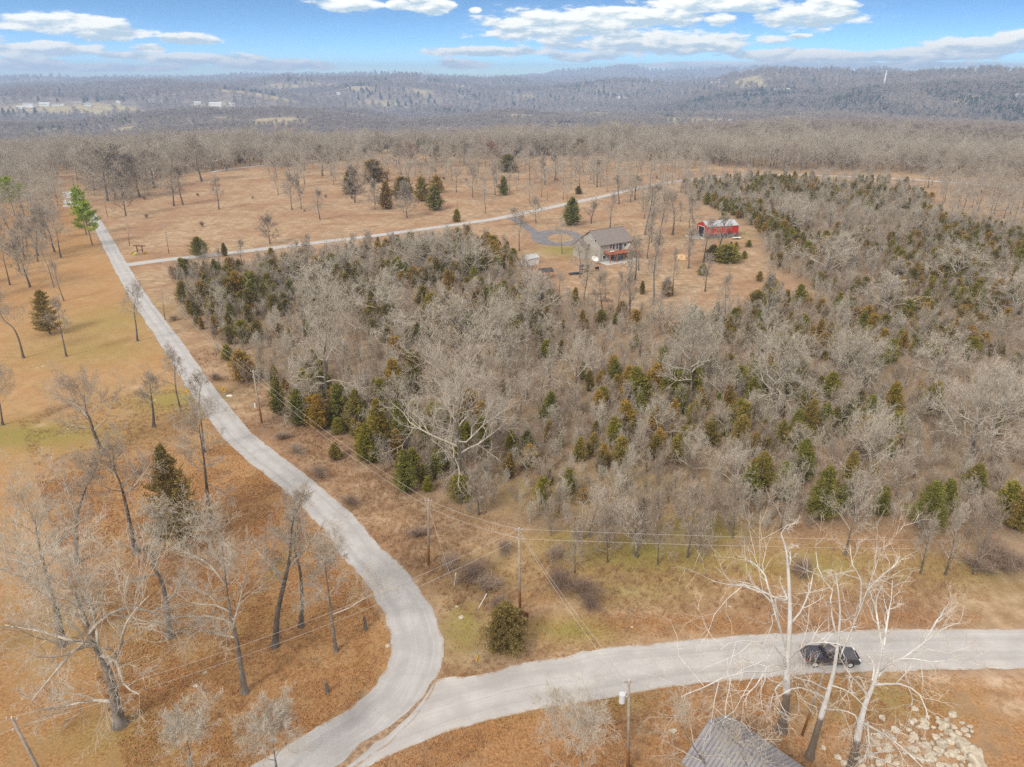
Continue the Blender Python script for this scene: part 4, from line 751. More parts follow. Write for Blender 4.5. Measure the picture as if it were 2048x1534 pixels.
 ('oak',215,402,306,'tall bushy oak at the lane end, left of the white stemmed one',44,1),('oak',247,396,300,'tall bushy oak behind the white stemmed bushy tree',46,3),('oak',308,376,308,'tall bushy oak at the left back corner of the field',46,5),('oak',186,374,305,'tall bushy oak beyond the lane end poles',42,1),
 ('oak',230,400,330,'dense bare tree at the lane end right of the poles',30,1),('oak',280,395,320,'big bushy bare tree at the left corner of the field',45,3),('oak',190,380,325,'bare tree at the lane end right behind the poles',28,5),
]
for (k_, fx, fy, ty, lab, hw, vv) in LIST: one(k_, fx, fy, ty, lab, hw, var=vv)
for (fx, fy, ty, hw, s, lab) in [(30,432,352,38,600,'round light green pine among the bare trees at the left edge'),(173,470,368,24,601,'light green pine beside the left lane, further and taller of the two'),(185,490,400,29,602,'light green pine beside the left lane, nearer of the two')]:
    c = at(fx, fy); H = ztop(fx, fy, ty)*.97; place2('pine_tree', pine_mesh('pine', s, H, hw*wpp(c)*.85), c, 0, 1, lab, 'pine')
# ---- scattered woods: individuals first, the rest one mass per kind
def xy_to_px(X_, Y_, Z_=0):
    dz = Z_-CH; f = Y_*math.cos(PIT)-dz*math.sin(PIT); v = -(dz*math.cos(PIT)+Y_*math.sin(PIT)); return 1024+F*X_/f, 767+F*v/f
def sample(rng, n, r0, r1, az0=-.66, az1=.70):
    r = np.sqrt(rng.rand(n)*(r1*r1-r0*r0)+r0*r0); a = az0+(az1-az0)*rng.rand(n); return r*np.sin(a), r*np.cos(a)
def thin(X_, Y_, dmin):
    cell = {}; keep = []
    for i, (x, y) in enumerate(zip(X_, Y_)):
        k = (int(x//dmin), int(y//dmin)); ok = True
        for a in (-1, 0, 1):
            for b in (-1, 0, 1):
                for j in cell.get((k[0]+a, k[1]+b), ()):
                    if (X_[j]-x)**2+(Y_[j]-y)**2 < dmin*dmin: ok = False
        if ok: cell.setdefault(k, []).append(i); keep.append(i)
    return np.array(keep, int)
def gn_scatter(name, pts, rz, sc, vi, protos, label, cat):
    me = bpy.data.meshes.new(name); me.vertices.add(len(pts)); me.vertices.foreach_set('co', np.asarray(pts, np.float32).ravel())
    for nm, ty, arr in (('rz', 'FLOAT', rz), ('sc', 'FLOAT', sc), ('vi', 'INT', vi)):
        a = me.attributes.new(nm, ty, 'POINT'); a.data.foreach_set('value', np.asarray(arr, np.int32 if ty == 'INT' else np.float32))
    o = link(name, me); tag(o, label, cat, kind='stuff')
    g = bpy.data.node_groups.new(name, 'GeometryNodeTree'); g.interface.new_socket('Geometry', in_out='INPUT', socket_type='NodeSocketGeometry'); g.interface.new_socket('Geometry', in_out='OUTPUT', socket_type='NodeSocketGeometry')
    N, L = g.nodes, g.links; gi = N.new('NodeGroupInput'); go = N.new('NodeGroupOutput'); iop = N.new('GeometryNodeInstanceOnPoints'); iop.inputs['Pick Instance'].default_value = True
    J = N.new('GeometryNodeJoinGeometry')
    for pr in protos:
        j = N.new('GeometryNodeJoinGeometry')
        for ob in pr:
            if ob is None: continue
            oi = N.new('GeometryNodeObjectInfo'); oi.inputs['Object'].default_value = ob; L.new(oi.outputs['Geometry'], j.inputs[0])
        gti = N.new('GeometryNodeGeometryToInstance'); L.new(j.outputs[0], gti.inputs[0]); L.new(gti.outputs[0], J.inputs[0])
    def na(nm, ty):
        n = N.new('GeometryNodeInputNamedAttribute'); n.data_type = ty; n.inputs['Name'].default_value = nm; return n.outputs['Attribute']
    cx = N.new('ShaderNodeCombineXYZ'); L.new(na('rz', 'FLOAT'), cx.inputs[2])
    L.new(gi.outputs[0], iop.inputs['Points']); L.new(J.outputs[0], iop.inputs['Instance']); L.new(na('vi', 'INT'), iop.inputs['Instance Index'])
    L.new(cx.outputs[0], iop.inputs['Rotation']); L.new(na('sc', 'FLOAT'), iop.inputs['Scale']); L.new(iop.outputs[0], go.inputs[0])
    md = o.modifiers.new('scatter', 'NODES'); md.node_group = g; return o
def meshobjs(me):  # an already placed (visible) object that uses this mesh
    return next((o for o in COL.objects if o.type == 'MESH' and o.data == me), None)
RGS = np.random.RandomState(11)
BELT = [(760,560,330,26,.9),(820,640,220,34,.9),(640,820,120,34,.8),(470,600,100,34,.9),(1000,500,50,20,.8),(1600,390,180,20,.8),(1980,480,60,40,.8),(1640,930,130,60,.5),(1560,610,140,14,.9),(1800,600,200,40,.5),(1500,440,50,50,.8),(1450,860,150,60,.35),(1850,1000,150,50,.4)]
# bare trees of the thicket
Xc, Yc = sample(RGS, 30000, 60, 640); ins = inpoly(Xc, Yc, THICK); dens = fbm(Xc/28, Yc/28, 2); cedn = fbm(Xc/24+50, Yc/17+9, 3); belt0 = blob_w(Xc, Yc, BELT); ins &= (RGS.rand(len(Xc)) < np.clip(2.6*dens-.55, .05, 1)*(1-.6*belt0))
Xc, Yc = Xc[ins], Yc[ins]; kk = thin(Xc, Yc, 6.3); Xb, Yb = Xc[kk], Yc[kk]
# crest and left woods
Xd, Yd = sample(RGS, 60000, 380, 1050, -.70, .74); edge = 548+(fbm(Xd/60, Yd/60, 2)-.5)*90
px_, py_ = xy_to_px(Xd, Yd); rd = np.hypot(Xd, Yd)
okc = beyond(px_, py_, Xd, Yd) | (rd > 640)
okc &= fieldmask(Xd, Yd) < .5
Xd, Yd = Xd[okc], Yd[okc]; kk = thin(Xd, Yd, 7.0); Xd, Yd = Xd[kk], Yd[kk]
LW = W2([(-400,400),(60,385),(118,395),(128,430),(118,500),(90,560),(-50,640),(-500,700)]); Xw, Yw = sample(RGS, 6000, 180, 520, -.75, -.42); kw = np.where(inpoly(Xw, Yw, LW) & (RGS.rand(len(Xw)) < .35+.5*(np.hypot(Xw, Yw) > 300)))[0]; kw = kw[thin(Xw[kw], Yw[kw], 10.5)]; YD = W2([(1240,395),(1365,385),(1400,440),(1385,540),(1440,600),(1340,625),(1170,640),(1225,545),(1285,520),(1275,440)]); Xh, Yh = sample(RGS, 9000, 180, 420, .0, .40); kh = np.where(inpoly(Xh, Yh, YD))[0]; kh = kh[thin(Xh[kh], Yh[kh], 15)]; Xw = np.concatenate([Xw[kw], Xh[kh]]); Yw = np.concatenate([Yw[kw], Yh[kh]]); kw = np.arange(len(Xw)); Xb = np.concatenate([Xb, Xw[kw]]); Yb = np.concatenate([Yb, Yw[kw]])
Xb = np.concatenate([Xb, Xd[np.hypot(Xd, Yd) < 700]]); Yb = np.concatenate([Yb, Yd[np.hypot(Xd, Yd) < 700]])
# few in the open field
Xf, Yf = sample(RGS, 2600, 300, 620, -.50, .36); pxf, pyf = xy_to_px(Xf, Yf)
okf = (pxf > 520) & (pxf < 1420) & (pyf < 432) & (pyf < 440-.14*(pxf-900)) & ~inpoly(Xf, Yf, THICK) & (RGS.rand(len(Xf)) < np.clip((400-pyf)/70, .10, 1)*np.clip(fbm(Xf/35, Yf/35, 2)*2.6-.7, 0, 1)); kk = np.where(okf)[0]; kk = kk[thin(Xf[kk], Yf[kk], 8.5)]
Xb = np.concatenate([Xb, Xf[kk]]); Yb = np.concatenate([Yb, Yf[kk]]); isf = np.zeros(len(Xb), bool); isf[-len(kk):] = True
RP = W2([(1835,368),(2300,388),(2350,500),(2050,455),(1930,438),(1875,405)]); Xg, Yg = sample(RGS, 9000, 250, 620, .3, .75); kg = np.where(inpoly(Xg, Yg, RP) & (RGS.rand(len(Xg)) < np.clip(fbm(Xg/22, Yg/22, 2)*2.4-.6, 0, 1)))[0]; kg = kg[thin(Xg[kg], Yg[kg], 8)]; Xb = np.concatenate([Xb, Xg[kg]]); Yb = np.concatenate([Yb, Yg[kg]]); isf = np.concatenate([isf, np.ones(len(kg), bool)])
od = np.argsort(np.hypot(Xb, Yb)); Xb, Yb, isf = Xb[od], Yb[od], isf[od]
r = np.hypot(Xb, Yb); far = r > 480
Hb = np.where(far, 7.5+7.5*fbm(Xb/45, Yb/60, 2)+3.5*RGS.rand(len(Xb)), 3.8+3.7*RGS.rand(len(Xb))); Hb = np.where(inpoly(Xb, Yb, LW), 9.5+4*RGS.rand(len(Xb)), Hb); Hb = np.where(inpoly(Xb, Yb, YD), 7.5+4*RGS.rand(len(Xb)), Hb); Hb = np.where(isf, 6+6*RGS.rand(len(Xb)), Hb)
vb = np.where(RGS.rand(len(Xb)) < np.where(far, .85, .6), RGS.randint(0, 6, len(Xb)), 6+RGS.randint(0, 4, len(Xb))); vb = np.where(inpoly(Xb, Yb, YD), 6+RGS.randint(0, 4, len(Xb)), vb); rzb = RGS.rand(len(Xb))*6.28
KB = OAKS+TALL+OAKF+TALLF; look = ['pale grey', 'dark grey', 'pale grey', 'dark grey', 'pale grey', 'dark grey']+['slender grey']*4+['grey brown']*4+['slender brown']*2
vb = np.where((r > 330), np.where(RGS.rand(len(Xb)) < .8, 10+RGS.randint(0, 4, len(Xb)), 14+RGS.randint(0, 2, len(Xb))), vb)
def visible(px, py): return -90 < px < 2140 and py < 1700
zb = hgt(Xb, Yb); NB = 0; rest = []
for i in range(len(Xb)):
    z = float(zb[i]) if r[i] > 540 else 0.0; px, py = to_px((Xb[i], Yb[i], z))
    if visible(px, py) and NB < 230:
        v = vb[i]; w = where(px, py); hh_ = ('tall ' if Hb[i] > 6.4 and Hb[i] < 8 else ('low ' if Hb[i] < 4.9 else ''))
        place2('bare_tree', KB[v], (Xb[i], Yb[i], z), rzb[i], Hb[i]/10, f'{hh_}{look[v]} bare tree {w}', 'bare tree', f'{hh_}{look[v]} trees {w}', .05); NB += 1
    else: rest.append(i)
rest = np.array(rest)
def pair(m2): return [meshobjs(m2[0]), meshobjs(m2[1])]
gn_scatter('bare_woods', np.stack([Xb, Yb, zb*(r > 540)], 1)[rest], rzb[rest], Hb[rest]/10, vb[rest], [pair(k_) for k_ in KB], 'mass of bare grey trees filling the woods and the crest', 'woods')
# cedars
Xc, Yc = sample(RGS, 46000, 62, 640); ins = inpoly(Xc, Yc, THICK); cn = fbm(Xc/26+50, Yc/19+9, 3); pxc, pyc = xy_to_px(Xc, Yc)
belt = blob_w(Xc, Yc, BELT)
ins &= RGS.rand(len(Xc)) < np.clip(.05+1.5*belt*sst(.36, .56, cn)+sst(.53, .62, cn)*.95, 0, 1)*(1-.7*blob_w(Xc, Yc, [(1080,950,260,110),(650,720,90,50,.7),(925,860,140,90,.9)]))
Xc, Yc = Xc[ins], Yc[ins]; kk = thin(Xc, Yc, 2.4); Xc, Yc = Xc[kk], Yc[kk]
Xe, Ye = sample(RGS, 5000, 480, 1000, -.6, .72); zn = (fbm(Xe/70, Ye/70, 2) > .58) & (np.hypot(Xe, Ye) > 565); Xe, Ye = Xe[zn], Ye[zn]; kk = thin(Xe, Ye, 12); Xe, Ye = Xe[kk], Ye[kk]
Xc = np.concatenate([Xc, Xe]); Yc = np.concatenate([Yc, Ye]); od = np.argsort(np.hypot(Xc, Yc)); Xc, Yc = Xc[od], Yc[od]; r = np.hypot(Xc, Yc)
Hc = np.where(r > 500, 6+4*RGS.rand(len(Xc)), 2.3+3.3*RGS.rand(len(Xc))**1.1+1.3*blob_w(Xc, Yc, BELT)); vc = RGS.choice(6, len(Xc), p=[.26, .24, .12, .16, .12, .10]); rzc = RGS.rand(len(Xc))*6.28; zc = hgt(Xc, Yc)*(r > 540)
clook = ['bronze green', 'green', 'dull green', 'wide green', 'brown green', 'brown']; n_ = 0; rest = []
for i in range(len(Xc)):
    px, py = to_px((Xc[i], Yc[i], zc[i]))
    if visible(px, py) and n_ < 220:
        v = vc[i]; w = where(px, py); place2('cedar_tree', CED[v], (Xc[i], Yc[i], zc[i]), rzc[i], Hc[i]/6, f'{clook[v]} cedar {w}', 'cedar', f'{clook[v]} cedars {w}', .06); n_ += 1
    else: rest.append(i)
rest = np.array(rest); gn_scatter('cedar_woods', np.stack([Xc, Yc, zc], 1)[rest], rzc[rest], Hc[rest]/6, vc[rest], [pair(k_) for k_ in CED], 'mass of small cedars growing between the bare trees', 'woods')
# saplings (undergrowth)
Xs, Ys = sample(RGS, 95000, 58, 420); ins = inpoly(Xs+(fbm(Xs/5, Ys/5, 2)-.5)*9, Ys+(fbm(Xs/5+9, Ys/5, 2)-.5)*9, THICK); ins &= RGS.rand(len(Xs)) < np.clip(2.6*fbm(Xs/11+5, Ys/11, 2)-.55, .08, 1)+.7*(np.hypot(Xs, Ys) < 115)
Xs, Ys = Xs[ins], Ys[ins]; kk = thin(Xs, Ys, 2.0); Xs, Ys = Xs[kk], Ys[kk]
od = np.argsort(np.hypot(Xs, Ys)); Xs, Ys = Xs[od], Ys[od]; Hs = 2.3+3.1*RGS.rand(len(Xs))**1.3; vs_ = RGS.randint(0, 6, len(Xs)); rzs = RGS.rand(len(Xs))*6.28
slook = ['brown twigged', 'grey twigged', 'slim brown', 'pale bushy', 'wide grey', 'pale slim']; n_ = 0; rest = []
firsts = {}
for i in range(len(Xs)):
    px, py = to_px((Xs[i], Ys[i], 0))
    if visible(px, py) and n_ < 300:
        v = vs_[i]; w = where(px, py); t_ = 'tall ' if Hs[i] > 4.0 else ('low ' if Hs[i] < 2.6 else ''); o = link('sapling', SAPM[v], None, (Xs[i], Ys[i], 0)); o.rotation_euler = (0, 0, rzs[i]); o.scale = (Hs[i]/5,)*3
        tag(o, f'{t_}{slook[v]} sapling {w}', 'sapling', f'{t_}{slook[v]} saplings {w}'); n_ += 1; firsts.setdefault(v, o)
    else: rest.append(i)
rest = np.array(rest); gn_scatter('undergrowth', np.stack([Xs, Ys, Xs*0], 1)[rest], rzs[rest], Hs[rest]/5, vs_[rest], [[firsts[v]] for v in range(6)], 'tangled leafless undergrowth under and between the trees', 'undergrowth')
# far forest out to the horizon
P_ = []; 
for (n, r0, r1, dm, s0, s1) in ((60000, 690, 1400, 8.5, .95, 1.35), (90000, 1400, 3000, 12.5, 1.25, 1.8), (70000, 3000, 6500, 26, 2.0, 3.0), (26000, 6500, 10800, 55, 3.0, 4.2)):
    x, y = sample(RGS, n, r0, r1, -.655, .70); k = thin(x, y, dm); x, y = x[k], y[k]; k = fieldmask(x, y) < .5; x, y = x[k], y[k]
    if r0 >= 1400-1: k = riverd(x, y) > 40; x, y = x[k], y[k]
    s = s0+(s1-s0)*RGS.rand(len(x)); ph = np.full(len(x), 1.0) if r0 < 1400 else np.clip(1.35-.0*x, .3, 1)
    zs = hgt(x, y)-(0 if r0 < 1400 else 1)*s*1.5; az_ = np.arctan2(x, y); rr_ = np.hypot(x, y)
    ev = fbm(x/150, y/150, 3); pe = .03+.60*sst(.52, .64, ev); pe = np.maximum(pe, .35*sst(.19, .27, az_)*sst(20, 200, rr_-rivr(az_))*(1-sst(650, 1100, rr_-rivr(az_)))*sst(.24, .40, ev))
    pe = np.maximum(pe, .55*sst(-.36, -.44, az_)*sst(1250, 1400, rr_)*(1-sst(1650, 1900, rr_)))
    P_.append((x, y, zs, s, RGS.rand(len(x)) < pe))
xe, ye = sample(RGS, 60000, 2000, 3600, .17, .68); qe = np.hypot(xe, ye)-rivr(np.arctan2(xe, ye)); ke = (qe > 50) & (qe < 900) & (fbm(xe/150, ye/150, 3) > .36); xe, ye = xe[ke], ye[ke]; ke = thin(xe, ye, 7.5); xe, ye = xe[ke], ye[ke]; P_.append((xe, ye, hgt(xe, ye)-1, 1.2+.7*RGS.rand(len(xe)), np.ones(len(xe), bool)))
x, y, zs, s, ev = [np.concatenate([p[j] for p in P_]) for j in range(5)]
b = ~ev; gn_scatter('distant_forest', np.stack([x, y, zs], 1)[b], RGS.rand(b.sum())*6.28, s[b]*.92, RGS.randint(0, 4, b.sum()), [[c for c in o.children] for o in FARO], 'leafless grey brown forest covering the far hills and valley', 'forest')
gn_scatter('distant_evergreen_forest', np.stack([x, y, zs], 1)[ev], RGS.rand(ev.sum())*6.28, np.where(s[ev] < 1.9, s[ev]*.62, s[ev]*.85), RGS.randint(0, 2, ev.sum()), [[c for c in o.children] for o in FARCO], 'dark evergreen stands on the bluff and the far hills', 'forest')
print('counts', len(Xb), len(Xc), len(Xs), b.sum(), ev.sum())
# ---------------------------------------------------------------- buildings
def brickish(name, c, sx, sy, mortar):
    n = NT(name); b = n.nd('ShaderNodeTexBrick'); n.L.new(n.coord('Object', (1, 1, 1)), b.inputs['Vector']); b.inputs['Scale'].default_value = sx
    b.inputs['Color1'].default_value = (*c, 1); b.inputs['Color2'].default_value = (*[x*.75 for x in c], 1); b.inputs['Mortar'].default_value = (*mortar, 1); b.inputs['Mortar Size'].default_value = .03; b.inputs['Row Height'].default_value = sy
    f = n.noise(2.5, 6, .8, n.coord()); n.col(n.mix(n.ramp(f, .35, .65, 0, .6), b.outputs[0], tuple(x*1.45 for x in c))); return n.m
def ribbed(name, a, period=.45, axis=0, rough=.45):
    n = NT(name); s = n.nd('ShaderNodeSeparateXYZ'); n.L.new(n.coord(), s.inputs[0]); w = n.math('MULTIPLY', n.math('FRACT', n.math('DIVIDE', s.outputs[axis], period)), 1)
    rib = n.ramp(n.math('ABSOLUTE', n.math('SUBTRACT', w, .5)), .34, .46); st = n.noise(.7, 5, .7, n.coord('Object', (1, .3, 1)))
    c = n.mix(n.ramp(st, .35, .65), tuple(x*.88 for x in a), tuple(min(1, x*1.08) for x in a)); c = n.mix(n.math('MULTIPLY', n.ramp(w, .0, .12, 1, 0), .45), c, tuple(x*.5 for x in a))
    n.col(c); n.bump(rib, 1.0, .06); n.b.inputs['Roughness'].default_value = rough; n.b.inputs['Metallic'].default_value = .2; return n.m
M['shingle'] = brickish('brown_grey_shingles', (.235, .195, .175), 2.2, .16, (.14, .12, .11))
M['siding'] = ribbed('beige_siding', (.50, .475, .41), .22, 2, .8)
M['red'] = ribbed('red_metal_siding', (.62, .045, .03), .30, 0)
M['wains'] = ribbed('grey_metal_siding', (.155, .14, .145), .30, 0)
M['barnroof'] = ribbed('light_metal_roof', (.50, .50, .53), .40, 0)
M['cabinroof'] = ribbed('grey_metal_roof', (.30, .285, .295), .36, 0)
M['deck'] = flat('redwood_deck', (.40, .135, .065), .8, var=.35)
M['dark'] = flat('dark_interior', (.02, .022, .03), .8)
M['concrete'] = flat('concrete', (.55, .54, .52), .9)
def gable(name, L, Wd, eave, ridge, loc, rz, label, cat, walls, roof, over=.45, gx=True, wains=None):
    """ridge along local x; origin at the near corner (0,0)"""
    e = empty(name, loc, rz, label, cat); w = MB()
    w.prism([(0, 0), (Wd, 0), (Wd, eave), (Wd/2, ridge), (0, eave)], 0, L); me = w.v; w.v = [(y, x, z) for (x, y, z) in me]; wo = w.build('wall', walls, e)
    rf = MB(); t = .16; sl = (ridge-eave)/(Wd/2)
    for s in (0, 1):
        y0, y1 = (-over, Wd/2) if s == 0 else (Wd+over, Wd/2); z0, z1 = eave-over*sl+.04, ridge+.04
        vs = [(-over, y0, z0), (L+over, y0, z0), (L+over, y1, z1), (-over, y1, z1)]; vs += [(x, y, z+t) for x, y, z in vs]
        rf.add(vs, [(0, 1, 2, 3), (4, 5, 6, 7), (0, 1, 5, 4), (1, 2, 6, 5), (2, 3, 7, 6), (3, 0, 4, 7)])
    ro = rf.build('roof', roof, e); MB().bar((-over, Wd/2, ridge+t+.05), (L+over, Wd/2, ridge+t+.05), .3, .08).build('ridge_cap', roof, ro)
    return e, wo, ro
def window(e, x, y, z, w, h, axis, glass=None, frame=None, out=-1):
    """axis 'x': lies in a wall along x facing -y/+y; axis 'y': wall along y"""
    fr = MB(); t = .09
    def b(a0, a1, z0, z1, d0, d1, mb):
        if axis == 'x': mb.box(a0, a1, min(y+out*d0, y+out*d1), max(y+out*d0, y+out*d1), z0, z1)
        else: mb.box(min(x+out*d0, x+out*d1), max(x+out*d0, x+out*d1), a0, a1, z0, z1)
    c = x if axis == 'x' else y
    b(c, c+w, z, z+t, .003, .08, fr); b(c, c+w, z+h-t, z+h, .003, .08, fr); b(c, c+t, z+t, z+h-t, .003, .08, fr); b(c+w-t, c+w, z+t, z+h-t, .003, .08, fr)
    fo = fr.build('window', frame or M['white'], e); p = MB(); b(c+t, c+w-t, z+t, z+h-t, .004, .04, p); p.build('pane', glass or M['glass'], fo); return fo
# -- the house
hc = at(1199, 525); ha = math.radians(33)
H_, wo, ro = gable('house', 14.2, 11.0, 5.9, 9.6, hc, ha, 'two storey beige house with a brown grey shingle roof and a red deck', 'house', M['siding'], M['shingle'])
for z in (3.2,):
    for (x0, w) in ((4.1, 1.0), (5.4, 1.0), (6.9, 1.0)): window(H_, x0, 0, z+.9 if x0 < 5 else z+.35, w, 1.5 if x0 < 5 else 2.0, 'x')
    window(H_, 10.3, 0, z+.9, 1.3, 1.2, 'x')
window(H_, 1.2, 0, .9, 1.5, 1.3, 'x'); window(H_, 10.0, 0, .9, 1.5, 1.3, 'x'); window(H_, 4.5, 0, .3, 1.8, 2.0, 'x')
dr = MB().box(8.4, 9.5, -.07, -.003, 3.25, 5.4).build('door', flat('blue_door', (.05, .08, .16), .4), H_); MB().box(9.3, 9.38, -.14, -.07, 4.2, 4.45).build('handle', M['steel'], dr)
window(H_, 0, 5.4, 4.0, 1.2, 1.3, 'y'); window(H_, 0, 9.1, 1.2, 1.2, 1.3, 'y'); window(H_, 0, 2.1, 6.4, .9, .9, 'y')
# lower side wing with its own gable
wg = MB(); wg.prism([(0, 0), (6.4, 0), (6.4, 3.9), (3.2, 6.3), (0, 3.9)], 0, 1.5); wg.v = [(-1.5+y, 6.2+x, z) for x, y, z in wg.v]; wg.build('wing_wall', M['siding'], H_)
rf = MB(); 
for s in (0, 1):
    y0, y1 = (5.85, 9.4) if s == 0 else (12.95, 9.4); z0, z1 = 3.68, 6.34
    vs = [(-1.8, y0, z0), (-.01, y0, z0), (-.01, y1, z1), (-1.8, y1, z1)]; vs += [(x, y, z+.15) for x, y, z in vs]; rf.add(vs, [(0,1,2,3),(4,5,6,7),(0,1,5,4),(1,2,6,5),(2,3,7,6),(3,0,4,7)])
rf.build('wing_roof', M['shingle'], H_)
window(H_, -1.5, 8.4, 1.6, 1.2, 1.2, 'y')
rfx = MB(); rfx.prism([(10.7, 0), (13.6, 0), (13.6, 3.3), (12.15, 5.2), (10.7, 3.3)], -1.4, -.01); rfx.build('bay_wall', M['siding'], H_)
dk = MB().box(1.6, 13.9, -3.6, -.02, 2.95, 3.12).build('deck', M['deck'], H_)
p_ = MB(); 
for x in (1.7, 4.7, 7.7, 10.7, 13.7): p_.box(x-.1, x+.1, -3.55, -3.35, 0, 2.94)
p_.build('deck_posts', M['deck'], dk)
rl = MB(); 
for x in np.arange(1.65, 13.9, .35): rl.box(x-.03, x+.03, -3.56, -3.5, 3.13, 4.0)
rl.box(1.6, 13.9, -3.62, -3.44, 4.0, 4.09)
for y in np.arange(-3.3, -.1, .35): rl.box(1.62, 1.68, y-.03, y+.03, 3.13, 4.0); rl.box(13.82, 13.88, y-.03, y+.03, 3.13, 4.0)
rl.box(1.58, 1.74, -3.43, -.05, 4.0, 4.08); rl.box(13.78, 13.92, -3.43, -.05, 4.0, 4.08); rl.build('railing', M['deck'], dk)
st_ = MB(); 
for i in range(8): st_.box(13.95+i*.32, 14.3+i*.32, -3.4, -2.2, 2.7-i*.36, 2.78-i*.36)
st_.bar((13.95, -3.42, 2.8), (16.6, -3.42, .1), .08, .25); st_.bar((13.95, -2.18, 2.8), (16.6, -2.18, .1), .08, .25); st_.build('steps', M['deck'], dk)
def hl(x, y, z=0): c, s = math.cos(ha), math.sin(ha); return Vector((hc.x+c*x-s*y, hc.y+s*x+c*y, z))
pt = MB().box(-.4, 14.5, -4.6, -.03, .01, .09).build('patio', M['concrete'], None, hc); pt.rotation_euler = (0, 0, ha); tag(pt, 'pale concrete patio under the red deck', 'patio', kind='structure')
for (x, y, n, lab) in ((3.0, -2.4, 'patio_table', 'white table on the red deck'),):
    t = empty(n, hl(x, y, 3.13), ha, lab, 'table'); MB().cyl((0, 0, .70), (0, 0, .75), .6, n=16).build('table_top', M['white'], t); MB().cyl((0, 0, 0), (0, 0, .69), .05).build('leg', M['white'], t)
for i, (x, y) in enumerate(((2.0, -2.3), (4.0, -2.0))):
    t = empty('deck_chair', hl(x, y, 3.13), ha+i*3.1, ['white chair at the left side of the deck table', 'white chair at the right side of the deck table'][i], 'chair')
    MB().box(-.25, .25, -.25, .25, .40, .45).build('seat', M['white'], t); MB().box(-.25, -.2, -.25, .25, .46, .95).build('backrest', M['white'], t)
    for a in (-.2, .2):
        for b in (-.2, .2): MB().box(a-.02, a+.02, b-.02, b+.02, 0, .39).build('leg', M['white'], t)
# yard things by the house corner
g = at(1186, 532); t = empty('satellite_dish', at(1188, 529), .4, 'pale grey round dish tilted up in the yard at the house corner', 'dish'); MB().cyl((0, 0, 0), (0, 0, 1.3), .05).build('pole', M['steel'], t)
d_ = MB().cyl((0, -.1, 1.5), (0, -.5, 2.1), .25, 1.2, n=20).build('dish', M['white'], t)
t = empty('grill', at(1194, 541), .3, 'black lidded grill beside the round dish', 'grill'); MB().box(-.6, .6, -.3, .3, .5, .95).build('firebox', M['black'], t, bevel=.04); MB().cyl((-.55, 0, .96), (.55, 0, .96), .32, n=16).build('lid', M['black'], t)
for a in (-.5, .5):
    for b in (-.22, .22): MB().box(a-.03, a+.03, b-.03, b+.03, 0, .49).build('leg', M['black'], t)
t = empty('play_slide', at(1164, 546), .9, 'small dark climbing frame with a slide on the lawn', 'play frame')
f_ = MB(); 
for a in (-.7, .7):
    for b in (-.6, .6): f_.bar((a, b, 0), (a*.9, b*.9, 2.1), .1)
f_.box(-.7, .7, -.6, .6, 1.15, 1.22); f_.build('frame', M['dark'], t); MB().bar((.6, 0, 1.2), (2.9, 0, .12), .6, .06).build('slide', M['dark'], t); MB().prism([(-.9, 2.1), (.9, 2.1), (0, 2.9)], -.7, .7).build('roof', M['dark'], t)
fl = MB(); sh = at(1151, 548)
t = empty('tarp_mound', sh, .2, 'low flat dark tarp lying beside the climbing frame', 'tarp'); MB().prism([(-2.3, 0), (2.3, 0), (1.6, .38), (.2, .5), (-1.7, .3)], -.9, .9).build('tarp', M['black'], t, bevel=.08)
# sheds beside the lot line
sc_ = at(1068, 533); gable('shed', 5.0, 3.2, 2.3, 3.3, sc_+Vector((-2.2, 0, 0)), ha+.1, 'small pale grey shed left of the dark roofed shelter', 'shed', M['white'], ribbed('pale_shed_roof', (.52, .52, .50), .4, 0), .2)
s2 = at(1091, 556); e = empty('shelter', s2, ha-.2, 'open sided shelter with a dark pitched roof near the lot line', 'shelter')
r_ = MB(); 
for s in (-1, 1):
    vs = [(-2.1, s*1.7, 2.2), (2.1, s*1.7, 2.2), (2.1, 0, 3.1), (-2.1, 0, 3.1)]; vs += [(x, y, z+.12) for x, y, z in vs]; r_.add(vs, [(0,1,2,3),(4,5,6,7),(0,1,5,4),(1,2,6,5),(2,3,7,6),(3,0,4,7)])
r_.build('roof', flat('black_metal_roof', (.05, .05, .055), .35), e)
for a in (-1.9, 1.9):
    for b in (-1.5, 1.5): MB().box(a-.08, a+.08, b-.08, b+.08, 0, 2.25).build('post', M['wood'], e)
# red barn
bc = at(1413, 478); ba = math.radians(15.5); bL, bW = 13.4, 8.0
B_, wo, ro = gable('barn', bL, bW, 4.5, 6.0, bc, ba, 'red metal barn with a dark wainscot, pale roof and an open dark bay door', 'barn', M['red'], M['barnroof'], .12)
ws = MB(); ws.box(-.03, bL+.03, -.03, -.003, .02, 1.7); ws.box(-.03, bL+.03, bW+.003, bW+.03, .02, 1.7); ws.box(-.03, -.003, 0, 2.2, .02, 1.7); ws.box(-.03, -.003, 6.6, bW, .02, 1.7); ws.box(bL+.003, bL+.03, 0, bW, .02, 1.7); ws.build('wainscot', M['wains'], B_)
MB().box(-.05, -.002, 2.25, 6.5, .05, 4.0).build('bay_opening_shade', M['dark'], B_)  # near-black sheet: shade inside the open bay, put in as colour
fr = MB(); fr.box(-.09, -.051, 2.05, 2.24, .05, 4.2); fr.box(-.09, -.051, 6.51, 6.7, .05, 4.2); fr.box(-.09, -.051, 2.05, 6.7, 4.01, 4.2); fr.build('door_frame', M['white'], B_)
window(B_, 9.2, 0, 1.3, .9, 1.3, 'x', frame=M['dark'])
